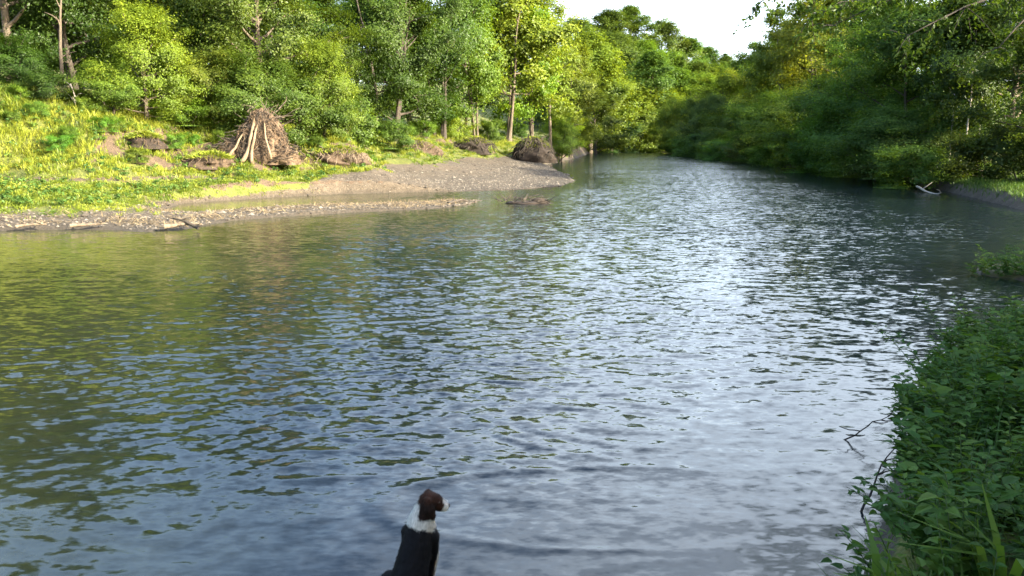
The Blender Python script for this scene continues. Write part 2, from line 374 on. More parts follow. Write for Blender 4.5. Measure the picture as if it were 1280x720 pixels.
wz *= ruffle * (1 + .25 * np.exp(-np.clip(WY - 5, 0, None) / 5.0))      # the current runs faster past the near bank
# current seams: thin raised folds where the eddies meet
for (cx, cy, a, b, r0) in ((-2.2, 8.2, 2.6, 1.0, 1.0), (-1.2, 9.0, 3.4, 1.5, 1.0), (-3.4, 10.6, 3.2, 1.3, 1.0), (1.0, 6.6, 2.2, .8, 1.0)):
    rr = np.hypot((WX - cx) / a, (WY - cy) / b) + .22 * NZ.fbm(WX * .8, WY * .8, 3)
    wz += .010 * np.exp(-((rr - r0) / .07) ** 2) * np.clip(NZ2.fbm(WX * .5 + cx, WY * .5, 2) * 4 + .5, 0, 1)
n1, n2 = WX.shape; idx = np.arange(n1 * n2).reshape(n1, n2)
F = np.stack([idx[:-1, :-1], idx[:-1, 1:], idx[1:, 1:], idx[1:, :-1]], -1).reshape(-1, 4)
shallow = np.clip(1 - shore / 9, 0, 1) * .6 * (WX < 0) * (WY > 14) + .95 * np.clip((-WX / (WY + 4) - .13 + .25 * NZ.fbm(WX * .25, WY * .25, 3)) / .3, 0, 1)
me = np_mesh('river_water', np.stack([WX, WY, wz], -1).reshape(-1, 3), F, M['water'], True, {'ruffle': ('FLOAT', np.clip(ruffle, 0, 1.4)), 'shallow': ('FLOAT', np.clip(shallow, 0, 1))})
tag(link('water', me), 'rippled blue grey river bending away between wooded banks', kind='structure')

# ------------------------------------------------------------------ trees
def make_tree_meshes(name, seed, H, diam, base_f, n_limb, per_tip, leaf, trunk_r, stems=1, tip_s=1.0, flat=.6, droop=0.0, bark='bark', lean=0.0, top_pow=.8, sub=3, spread=.35):
    rg = np.random.default_rng(seed); rn = random.Random(seed)
    T = TubeSet(); tips = []
    for s in range(stems):
        az0 = rn.uniform(0, 6.28); off = 0 if stems == 1 else .06 * diam
        p0 = Vector((off * math.cos(az0 + s * 2.1), off * math.sin(az0 + s * 2.1), -.35)); hs = H * (1 if s == 0 else rn.uniform(.75, .95))
        lx = lean + (0 if stems == 1 else math.cos(az0 + s * 2.1) * spread * .35); ly = (0 if stems == 1 else math.sin(az0 + s * 2.1) * spread * .35)
        tr = []; n = 9; jx = jy = 0
        for i in range(n):
            f = i / (n - 1); jx += rn.uniform(-.012, .012) * H; jy += rn.uniform(-.012, .012) * H
            tr.append(p0 + Vector((lx * hs * f + jx * f, ly * hs * f + jy * f, hs * .93 * f)))
        rad = [trunk_r / (stems ** .4) * (1.35 if i == 0 else 1) * (1 - .88 * (i / (n - 1))) + .012 for i in range(n)]
        T.tube(tr, rad, 7)
        def on_trunk(f):
            x = f * (n - 1); i = min(int(x), n - 2); return tr[i].lerp(tr[i + 1], x - i), rad[i]
        nl = max(4, n_limb // stems)
        for i in range(nl):
            f = base_f + (1 - base_f) * ((i + rn.random() * .7) / nl) ** .9
            p, r = on_trunk(min(f, .99)); g = (f - base_f) / (1 - base_f)
            prof = max(.12, (math.sin(math.pi * min(1, (.22 + g * .78))) ** top_pow)) 
            Lm = diam * .5 * prof * rn.uniform(.7, 1.15); az = i * 2.4 + rn.uniform(-.5, .5) + s
            up = .15 + .9 * g + rn.uniform(-.15, .25) - droop
            d = Vector((math.cos(az), math.sin(az), up)).normalized()
            pts = [p]; q = p.copy(); ns = 5
            for j in range(ns):
                d = (d + Vector((rn.uniform(-.22, .22), rn.uniform(-.22, .22), rn.uniform(-.12, .16) - droop * .25))).normalized(); q = q + d * Lm / ns; pts.append(q.copy())
            r0 = min(r * .6, trunk_r * .45)
            T.tube(pts, [r0 * (1 - .85 * j / ns) + .008 for j in range(ns + 1)], 5)
            tips.append((pts[-1], 1.0)); tips.append((pts[-2].lerp(pts[-1], .3), .9))
            if Lm > 1.2: tips.append((pts[-3], .8))
            for k in range(sub):
                a = pts[rn.randint(2, ns)]; dd = (d + Vector((rn.uniform(-1, 1), rn.uniform(-1, 1), rn.uniform(-.5, .7)))).normalized(); L2 = Lm * rn.uniform(.25, .5)
                e = a + dd * L2; mid = a.lerp(e, .5) + Vector((0, 0, .06 * L2))
                T.tube([a, mid, e], [r0 * .3 + .006, r0 * .18 + .005, .005], 4); tips.append((e, .85)); tips.append((mid, .6))
        tips.append((tr[-1], .8)); tips.append((tr[-2], .9))
    C = np.array([tuple(t[0]) for t in tips]); S = np.array([t[1] for t in tips]) * tip_s * (diam * .085 + .12) * 1.22 * rg.uniform(.7, 1.35, len(tips))
    cnt = np.maximum(6, (2.3 * per_tip * rg.uniform(.35, 1.5, len(tips)))).astype(int)
    ci = np.repeat(np.arange(len(tips)), cnt); n = len(ci)
    u = rng_unit(rg, n); rad = rg.random((n, 1)) ** .45
    P = C[ci] + u * rad * S[ci][:, None] * np.array([1, 1, flat]); P[:, 2] -= droop * rad[:, 0] ** 2 * S[ci] * .9 * rg.random(n)
    loose = rg.random(n) < .28                                # twigs between the clumps
    P[loose] += rng_unit(rg, int(loose.sum())) * (S[ci][loose] * rg.uniform(.5, 1.6, int(loose.sum())))[:, None]
    P[:, 2] = np.maximum(P[:, 2], .05)
    cen = np.array([0, 0, H * (base_f + 1) * .5]); outw = P - cen; outw /= np.linalg.norm(outw, axis=1, keepdims=True)
    Nn = u * .42 + outw * .6 + np.array([0, 0, .5]) + rg.normal(size=(n, 3)) * .25; Nn /= np.linalg.norm(Nn, axis=1, keepdims=True)
    L = leaf * rg.uniform(.6, 1.35, n); V, F = leaf_quads(P, Nn, L, L * rg.uniform(.45, .7, n), rg, fold=.12)
    tint = np.repeat(np.clip(.5 + (rg.random(len(tips)) - .5)[ci] * .75 + rg.normal(size=n) * .09, 0, 1), 4)
    return T.mesh(name + '_trunk', M[bark]), np_mesh(name + '_crown', V, F, M['leaf'], False, {'tint': ('FLOAT', tint)})
TV = {}
def variant(key, H, diam, *a, **k): TV[key] = (H, diam, make_tree_meshes(key, *a[:1], H, diam, *a[1:], **k))
variant('big1', 20, 11, 11, .16, 36, 85, .215, .32)
variant('big2', 20, 10, 12, .12, 36, 85, .215, .30, stems=2, bark='dark_bark')
variant('big3', 18, 11, 13, .20, 33, 85, .215, .28, stems=3, bark='dark_bark')
variant('full1', 11, 8, 21, .05, 38, 75, .175, .20)
variant('full2', 9, 8, 22, .04, 34, 75, .175, .18, stems=2)
variant('airy1', 22, 8, 31, .22, 30, 26, .28, .22, tip_s=1.0, bark='bark')
variant('airy2', 17, 8, 32, .25, 30, 62, .26, .20, stems=3, bark='bark', tip_s=1.1)
variant('bush1', 4, 5, 41, .02, 24, 50, .17, .07, stems=4, spread=.9)
variant('bush2', 4.5, 6, 42, .02, 26, 50, .17, .07, stems=5, spread=1.1, droop=.25)
variant('willow', 9, 11, 43, .02, 44, 115, .19, .18, stems=4, spread=.9, droop=.2)
variant('far1', 24, 14, 51, .08, 32, 72, .40, .35, tip_s=1.15)
variant('far2', 22, 15, 52, .06, 32, 72, .40, .35, tip_s=1.15)
variant('far3', 20, 11, 53, .05, 30, 72, .40, .30, tip_s=1.15)
variant('slim', 14, 4.5, 61, .32, 18, 60, .22, .075, bark='pale_bark')

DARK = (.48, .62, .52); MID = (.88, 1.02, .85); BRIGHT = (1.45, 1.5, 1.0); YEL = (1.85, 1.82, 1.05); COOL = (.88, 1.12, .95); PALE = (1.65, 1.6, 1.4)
rt = random.Random(77)
def tree(kind_name, px, d, top, var, tint, label, cat='tree', group=None, wid=1.0, rot=None, base=None):
    H, diam, (tm, cm) = TV[var]
    x, y = at(px, d, 4.0); zb = hz(x, y) if base is None else base
    ht = min(36, max(1.2, z_at(top, d) - zb))
    r = empty(kind_name, (x, y, zb), rt.uniform(0, 6.28) if rot is None else rot)
    t = link('trunk', tm, r); c = link('crown', cm, r)
    s = ht / H; sw = wid * (s ** .6)
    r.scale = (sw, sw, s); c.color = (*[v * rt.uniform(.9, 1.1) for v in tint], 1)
    tag(r, label, cat, group); return r

GL = 'woodland trees behind the sunlit left bank'
# ---- first rank on the sunlit left bank
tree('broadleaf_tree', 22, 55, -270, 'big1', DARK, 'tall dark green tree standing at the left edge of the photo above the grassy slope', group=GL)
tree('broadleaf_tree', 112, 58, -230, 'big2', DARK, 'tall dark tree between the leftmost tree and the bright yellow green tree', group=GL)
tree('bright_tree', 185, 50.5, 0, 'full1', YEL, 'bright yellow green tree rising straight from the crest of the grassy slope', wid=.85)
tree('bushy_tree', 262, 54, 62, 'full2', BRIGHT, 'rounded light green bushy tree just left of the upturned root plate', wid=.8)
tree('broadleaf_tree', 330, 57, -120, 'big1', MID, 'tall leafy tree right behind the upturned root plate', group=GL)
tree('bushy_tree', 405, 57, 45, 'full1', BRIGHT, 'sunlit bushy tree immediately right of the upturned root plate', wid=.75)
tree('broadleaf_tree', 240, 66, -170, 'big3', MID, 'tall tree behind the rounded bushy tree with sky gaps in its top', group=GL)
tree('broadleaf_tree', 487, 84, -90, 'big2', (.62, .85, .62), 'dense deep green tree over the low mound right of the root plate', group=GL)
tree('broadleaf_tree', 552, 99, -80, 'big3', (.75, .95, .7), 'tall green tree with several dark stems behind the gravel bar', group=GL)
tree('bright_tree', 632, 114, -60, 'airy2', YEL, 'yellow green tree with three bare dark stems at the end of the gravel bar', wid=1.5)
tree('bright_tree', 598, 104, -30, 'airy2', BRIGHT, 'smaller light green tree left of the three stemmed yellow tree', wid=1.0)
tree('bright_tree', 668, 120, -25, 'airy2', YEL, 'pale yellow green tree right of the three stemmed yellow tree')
tree('sparse_tree', 688, 132, -40, 'airy1', PALE, 'thin half bare tall tree with sparse leaves against the sky', wid=1.1)
# ---- understory of the left bank
for px, d, top, v, tn, lb in (
        (60, 49, 92, 'bush1', DARK, 'dark low bush under the leftmost tall trees'), (232, 52, 120, 'bush2', BRIGHT, 'light green bush between the bright tree and the root plate'),
        (140, 49.5, 75, 'full2', BRIGHT, 'leafy bush touching the left side of the bright yellow green tree'),
        (440, 60, 120, 'bush1', MID, 'green bush behind the low grassy mound'), (492, 74, 150, 'bush2', MID, 'green bush under the dense deep green tree'),
        (530, 96, 150, 'bush1', BRIGHT, 'sunlit bush at the foot of the many stemmed tree'), (570, 102, 140, 'bush2', YEL, 'yellowish bush behind the smaller dark root clump'),
        (612, 112, 150, 'bush1', MID, 'green bush between the two dark root clumps'), (645, 120, 150, 'bush2', MID, 'green bush right behind the larger dark root clump'),
        (700, 135, 140, 'full2', BRIGHT, 'rounded light bush on the far left bank past the root clumps'), (722, 180, 145, 'full2', BRIGHT, 'far light green bush nearest the dark overhanging bush'),
        (712, 150, 45, 'airy2', BRIGHT, 'mid green tree beyond the thin half bare tree'), (312, 53.5, 60, 'full2', MID, 'leafy small tree directly behind the upturned root plate'), (25, 51.5, 40, 'full2', DARK, 'dark small leafy tree at the far left edge under the tall trees'), (362, 55, 72, 'full2', MID, 'small green tree between the root plate and the sunlit bushy tree')):
    tree('shrub' if v[0] == 'b' else 'small_tree', px, d, top, v, tn, lb, 'bush' if v[0] == 'b' else 'tree')
# weed clumps scattered over the grassy slope
for i, (px, d) in enumerate(((18, 45.5), (52, 46.8), (88, 45.2), (128, 46.5), (30, 48), (150, 47.5), (108, 48.6), (215, 49), (240, 50), (70, 44.4), (-15, 46), (165, 45.2), (388, 56), (430, 57.5), (455, 60), (400, 54.5), (350, 51.5), (280, 50.5), (500, 73), (540, 88), (465, 66))):
    x, y = at(px, d, 4); H, dm, (tm, cm) = TV[('bush1', 'bush2')[i % 2]]; r = empty('weed_clump', (x, y, hz(x, y)), rt.uniform(0, 6.28)); link('stem', tm, r); c = link('leaves', cm, r); k2 = rt.uniform(.13, .24); r.scale = (k2, k2, k2 * .95); c.color = (*[q * rt.uniform(.8, 1.2) for q in (1.25, 1.45, .95)], 1)
    tag(r, 'small leafy weed clump growing on the sunlit grassy left bank', 'weed clump', 'weed clumps on the left bank')
# ---- deep wood behind
gi = 0
for d, step_, tp in ((70, 62, -70), (92, 70, -60), (120, 60, -20)):
    px = -260 + d
    while px < (420 if d < 80 else 560 if d < 100 else 640):
        tree('woodland_tree', px + rt.uniform(-15, 15), d + rt.uniform(-5, 5), tp + rt.uniform(-20, 30) - (max(0, 300 - px) * .55), rt.choice(['big1', 'big2', 'big3']), rt.choice([DARK, DARK, MID, COOL]),
             'dark tree deep in the wood behind the left bank', group='deep wood behind the left bank', wid=1.15)
        px += step_
# ---- wooded slope at the end of the river
GF = 'far trees on the slope where the river bends'
for px, d, top, v, tn, lb in (
        (738, 240, 6, 'far1', BRIGHT, 'far tree at the left end of the wooded slope over the river bend'),
        (785, 312, 4, 'far1', MID, 'tallest far tree rising above the wooded slope at the river bend'),
        (752, 306, 10, 'far2', MID, 'broad far tree left of the tallest tree on the wooded slope'),
        (822, 318, 26, 'far2', COOL, 'rounded far crown right of the tallest tree on the slope'),
        (853, 322, 44, 'far3', COOL, 'far crown stepping down the skyline right of the rounded crown'),
        (884, 332, 57, 'far2', MID, 'last far crown where the wooded skyline meets the river gap')):
    tree('hillside_tree', px, d, top, v, tn, lb, group=GF, wid=1.4)
for px, d, top, v, tn in ((725, 235, 75, 'far3', MID), (765, 245, 85, 'far1', BRIGHT), (800, 250, 100, 'far3', BRIGHT), (838, 252, 112, 'far2', YEL), (745, 228, 110, 'far2', MID), (810, 256, 60, 'far1', COOL), (780, 252, 128, 'far3', BRIGHT),
                          (840, 262, 82, 'far3', MID), (868, 262, 92, 'far2', BRIGHT), (895, 270, 100, 'far3', YEL), (862, 250, 125, 'full1', BRIGHT), (715, 260, 60, 'far1', COOL), (715, 300, 22, 'far2', MID), (770, 285, 40, 'far2', MID), (893, 292, 78, 'far2', MID), (874, 286, 76, 'far3', MID), (912, 300, 84, 'far1', MID), (805, 290, 48, 'far1', BRIGHT), (838, 295, 62, 'far3', MID), (920, 300, 72, 'far2', COOL), (945, 300, 64, 'far1', MID), (690, 250, 70, 'far2', MID), (905, 330, 68, 'far1', COOL)):
    tree('hillside_tree', px, d, top, v, tn, 'far green tree low on the wooded slope at the river bend', group='lower trees of the far wooded slope', wid=1.3)
tree('shrub', 768, 249, 150, 'willow', (.4, .6, .5), 'dark bush overhanging the water at the far end of the river', 'bush', wid=1.15)
tree('shrub', 822, 246, 150, 'full2', YEL, 'small sunlit bush right of the dark overhanging bush at the far end', 'bush', wid=.8)
# low bushes along the waterline of the right bank, their leaves hanging over the water
RE = [ground_at(*p) for p in ((842, 191), (870, 195), (900, 199), (950, 205), (1000, 211), (1050, 218), (1100, 225), (1140, 231.5), (1180, 238))]
for (ax_, ay_), (bx_, by_) in zip(RE, RE[1:]):
    L_ = math.hypot(bx_ - ax_, by_ - ay_); k_ = max(2, int(L_ / 3.6))
    for i in range(k_):
        f = (i + rt.random() * .6) / k_; x = ax_ + (bx_ - ax_) * f + rt.uniform(-.5, .5); y = ay_ + (by_ - ay_) * f; v = rt.choice(['bush1', 'bush2']); H, dm, (tm, cm) = TV[v]
        r = empty('bank_bush', (x, y, max(.05, hz(x, y))), rt.uniform(0, 6.28)); link('trunk', tm, r); c = link('crown', cm, r); k2 = rt.uniform(.6, 1.0) * (1 if y < 120 else 1.3); r.scale = (k2 * 1.15, k2 * 1.25, k2 * .8)
        c.color = (*[q * rt.uniform(.85, 1.15) for q in COOL], 1); tag(r, 'low leafy bush at the waterline of the shaded right bank', 'bush', 'low bushes at the waterline of the right bank')
# ---- shaded right bank: bushes low over the water, taller trees behind
GR = 'shaded bushes along the right bank'
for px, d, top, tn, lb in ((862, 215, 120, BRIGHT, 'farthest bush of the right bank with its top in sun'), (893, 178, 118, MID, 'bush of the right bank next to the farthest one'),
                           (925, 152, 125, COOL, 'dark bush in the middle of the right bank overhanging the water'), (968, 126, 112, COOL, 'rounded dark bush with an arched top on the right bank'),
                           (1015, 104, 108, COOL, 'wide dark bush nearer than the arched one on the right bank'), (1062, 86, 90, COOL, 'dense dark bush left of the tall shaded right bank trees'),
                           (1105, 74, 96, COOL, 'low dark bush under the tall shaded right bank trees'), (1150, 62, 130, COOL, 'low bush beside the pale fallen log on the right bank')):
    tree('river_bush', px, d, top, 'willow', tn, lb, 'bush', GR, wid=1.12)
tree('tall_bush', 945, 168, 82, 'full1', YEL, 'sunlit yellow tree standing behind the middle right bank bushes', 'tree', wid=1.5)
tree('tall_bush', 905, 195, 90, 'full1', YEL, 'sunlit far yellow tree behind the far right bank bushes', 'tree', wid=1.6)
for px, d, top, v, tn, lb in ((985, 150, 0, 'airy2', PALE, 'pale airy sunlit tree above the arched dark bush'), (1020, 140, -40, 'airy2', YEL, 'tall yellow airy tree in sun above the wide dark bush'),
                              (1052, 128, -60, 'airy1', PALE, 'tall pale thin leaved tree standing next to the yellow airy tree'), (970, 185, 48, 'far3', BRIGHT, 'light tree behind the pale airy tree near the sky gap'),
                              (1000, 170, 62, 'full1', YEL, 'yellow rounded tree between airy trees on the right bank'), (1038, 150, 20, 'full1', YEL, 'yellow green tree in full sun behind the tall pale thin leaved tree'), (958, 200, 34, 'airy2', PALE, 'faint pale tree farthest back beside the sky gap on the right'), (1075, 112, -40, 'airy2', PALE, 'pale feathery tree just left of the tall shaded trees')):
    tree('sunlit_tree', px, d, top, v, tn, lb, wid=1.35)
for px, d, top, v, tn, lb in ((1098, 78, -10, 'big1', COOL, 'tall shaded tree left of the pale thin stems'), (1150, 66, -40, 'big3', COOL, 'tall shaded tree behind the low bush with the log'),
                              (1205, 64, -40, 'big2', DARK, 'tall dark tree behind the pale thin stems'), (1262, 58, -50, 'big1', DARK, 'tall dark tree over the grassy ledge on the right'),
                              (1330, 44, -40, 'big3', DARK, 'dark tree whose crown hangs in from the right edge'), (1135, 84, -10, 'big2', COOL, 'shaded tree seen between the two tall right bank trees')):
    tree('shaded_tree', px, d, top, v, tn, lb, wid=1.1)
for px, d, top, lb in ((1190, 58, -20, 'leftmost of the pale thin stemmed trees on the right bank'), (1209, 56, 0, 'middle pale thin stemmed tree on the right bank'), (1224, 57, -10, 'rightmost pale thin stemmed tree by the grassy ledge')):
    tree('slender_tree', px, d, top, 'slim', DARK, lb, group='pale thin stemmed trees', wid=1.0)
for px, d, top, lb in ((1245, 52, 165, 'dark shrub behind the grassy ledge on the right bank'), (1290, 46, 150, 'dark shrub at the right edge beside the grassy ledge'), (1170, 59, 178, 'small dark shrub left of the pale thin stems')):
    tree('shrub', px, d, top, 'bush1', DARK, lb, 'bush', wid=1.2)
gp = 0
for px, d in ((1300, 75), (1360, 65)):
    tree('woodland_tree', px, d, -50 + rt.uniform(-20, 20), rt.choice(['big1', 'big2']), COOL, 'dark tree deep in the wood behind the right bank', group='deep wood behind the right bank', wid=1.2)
# ---- trees of the near bank, whose shade covers the viewer's place
for x, y, h, v in ((13, -3, 14, 'big1'), (19, -7, 15, 'big2'), (24, 1, 12, 'big3'), (15, -13, 16, 'big1'), (10, -8, 12, 'full1'), (29, -9, 15, 'big2'), (20, 5, 9, 'full2'), (6, -12, 11, 'full1'), (30, 8, 9, 'full1'), (10.5, .5, 11, 'full1'), (16, 2.5, 12, 'full1'), (8.5, -3.5, 12, 'full2')):
    H, dm, (tm, cm) = TV[v]; r = empty('near_bank_tree', (x, y, hz(x, y)), rt.uniform(0, 6.28)); link('trunk', tm, r); c = link('crown', cm, r)
    r.scale = (h / H,) * 3; c.color = (*MID, 1); tag(r, 'tree on the near bank shading the viewer from the right', 'tree', 'trees behind the viewer')

# overhanging near tree: trunk stands right of the frame, its sprays hang into the upper right corner
def overhang():
    rg = np.random.default_rng(9); rn = random.Random(9); bx, by = 13.5, 16.0; zb = hz(bx, by)
    root = empty('overhanging_tree', (bx, by, zb)); T = TubeSet(); A = []
    tr = [Vector((0, 0, -.3)), Vector((-.1, 0, 2)), Vector((-.3, .1, 4.5)), Vector((-.5, 0, 7.5)), Vector((-.4, .2, 10.5))]
    T.tube(tr, [.26, .2, .17, .13, .05], 8)
    for i in range(26):
        z0 = rn.uniform(6.0, 10); p = Vector((-.4, .05, z0)); az = rn.uniform(2.2, 4.1) if i < 19 else rn.uniform(-1.5, 1.6); L = rn.uniform(3.0, 6.6) * (1 if i < 19 else .7)
        d = Vector((math.cos(az), math.sin(az) * .8, rn.uniform(.0, .35))).normalized(); pts = [p]; q = p.copy()
        for j in range(8):
            d = (d + Vector((rn.uniform(-.15, .15), rn.uniform(-.15, .15), -.07 + rn.uniform(-.08, .06)))).normalized(); q = q + d * L / 8; pts.append(q.copy())
        T.tube(pts, [.05 * (1 - .9 * j / 8) + .004 for j in range(9)], 5)
        for j in range(2, 9):
            for k in range(4):
                a = pts[j]; e = a + Vector((rn.uniform(-.6, .6), rn.uniform(-.6, .6), rn.uniform(-.55, .2))); T.tube([a, a.lerp(e, .5) + Vector((0, 0, .05)), e], [.008, .006, .003], 4)
                for t in np.linspace(.15, 1.05, 11): A.append((a.lerp(e, t), (e - a).normalized()))
    for (ex, ey, ez, sz) in ((4.7, 15.2, 5.75, 7.2), (5.3, 14.6, 5.35, 6.6), (6.1, 15.6, 5.4, 6.9), (6.7, 14.2, 5.0, 6.2), (6.5, 15.8, 5.9, 7.4), (5.7, 16.4, 6.0, 7.8)):
        p = Vector((-.4, .05, sz)); e = Vector((ex - bx, ey - by, ez - zb)); pts = [p.lerp(e, j / 10) + Vector((rn.uniform(-.12, .12), rn.uniform(-.12, .12), .55 * math.sin(math.pi * j / 10) + rn.uniform(-.06, .06))) for j in range(11)]
        T.tube(pts, [.05 * (1 - .92 * j / 10) + .004 for j in range(11)], 5)
        for j in range(4, 11):
            for k in range(5):
                a = pts[j]; e2 = a + Vector((rn.uniform(-.5, .35), rn.uniform(-.5, .5), rn.uniform(-.6, .12))); T.tube([a, a.lerp(e2, .5) + Vector((0, 0, .05)), e2], [.008, .006, .003], 4)
                for t in np.linspace(.15, 1.05, 9): A.append((a.lerp(e2, t), (e2 - a).normalized()))
    P = np.array([tuple(a[0]) for a in A]); D = np.array([tuple(a[1]) for a in A]); P = np.repeat(P, 3, 0); D = np.repeat(D, 3, 0); n = len(P)
    ax = D * .6 + rg.normal(size=(n, 3)) * .6 + np.array([0, 0, -.5]); ax /= np.linalg.norm(ax, axis=1, keepdims=True)
    Nn = rng_unit(rg, n) * .8 + np.array([0, 0, .6]); Nn /= np.linalg.norm(Nn, axis=1, keepdims=True)
    L = .10 * rg.uniform(.6, 1.3, n); V, F = leaf_quads(P + ax * .05 + rg.normal(size=(n, 3)) * .03, Nn, L, L * .5, rg, axis=ax, fold=.15)
    tint = np.repeat(np.clip(.45 + rg.normal(size=n) * .2, 0, 1), 4)
    link('trunk', T.mesh('overhang_trunk', M['dark_bark']), root); c = link('crown', np_mesh('overhang_crown', V, F, M['leaf'], False, {'tint': ('FLOAT', tint)}), root); c.color = (.7, .85, .7, 1)
    tag(root, 'near tree whose leafy branches droop into the upper right corner against the sky', 'tree')
overhang()

# dead wood in the left wood
def dead_tree(px, d, pts_px, r0, mat, name, label, twigs=6, seed=1):
    rn = random.Random(seed); x0, y0 = at(px, d, 4); zb = hz(x0, y0); root = empty(name, (x0, y0, zb)); T = TubeSet(); pts = []
    for (qx_, qy_) in pts_px:
        z = z_at(qy_, d); x, _ = at(qx_, d, z); pts.append(Vector((x - x0, rn.uniform(-.3, .3), z - zb)))
    pts[0].z = min(pts[0].z, -.2); n = len(pts); T.tube(pts, [r0 * (1 - .8 * i / (n - 1)) + .01 for i in range(n)], 7)
    for i in range(twigs):
        k = rn.randint(1, n - 1); a = pts[k - 1].lerp(pts[k], rn.random()); dv = Vector((rn.uniform(-1, 1), rn.uniform(-.7, .7), rn.uniform(.2, 1))).normalized() * rn.uniform(.6, 2)
        T.tube([a, a + dv * .5 + Vector((0, 0, .1)), a + dv], [r0 * .35, r0 * .22, .012], 5)
    link('trunk', T.mesh(name + '_wood', M[mat]), root); tag(root, label, 'dead tree')
dead_tree(466, 90, [(470, 182), (471, 120), (461, 60), (449, 15), (437, -40)], .2, 'dark_bark', 'leaning_tree', 'dark leaning trunk with few leaves left of the dense deep green tree', 9, 3)
dead_tree(80, 53, [(80, 110), (78, 60), (76, 20), (80, -25)], .13, 'bark', 'dead_snag', 'grey bare snag standing among the leftmost dark trees', 8, 4)
dead_tree(95, 48.5, [(95, 136), (92, 120), (86, 104)], .06, 'pale_bark', 'dead_branch', 'small pale dead branch poking from the slope at the left', 4, 5)

# ------------------------------------------------------------------ root plate and root clumps
def soil_mesh(name, w_, dpt, h, seed, mat, taper=.55, n=28, shift=0):
    rg = np.random.default_rng(seed); nz = Noise2(seed); V = []; F = []
    rows = 16
    for j in range(rows + 1):
        f = j / rows; pr = (1 - f) ** taper if taper < 1 else math.sqrt(max(0, 1 - f * f))
        for i in range(n):
            a = 2 * math.pi * i / n; k = 1 + 1.25 * float(nz.fbm(np.array([math.cos(a) * 2 + 9 + f * .4]), np.array([math.sin(a) * 2 + f * 3.2]), 4)[0])
            V.append((math.cos(a) * w_ * .5 * pr * k + shift * f, math.sin(a) * dpt * .5 * pr * k, f * h * (1 + .1 * (k - 1)) - .15))
    for j in range(rows):
        for i in range(n):
            a = j * n + i; b = j * n + (i + 1) % n; F.append((a, b, b + n, a + n))
    return np_mesh(name, np.array(V), np.array(F), M[mat], True)
def wander(rn, a, b, k=7, j=.12):
    a = Vector(a); b = Vector(b); L = (b - a).length; out = []; o = Vector((0, 0, 0))
    for i in range(k + 1):
        f = i / k; o += Vector((rn.uniform(-j, j), rn.uniform(-j, j), rn.uniform(-j, j) * .6)) * L / k * 1.6; out.append(a.lerp(b, f) + o * math.sin(math.pi * f))
    return out
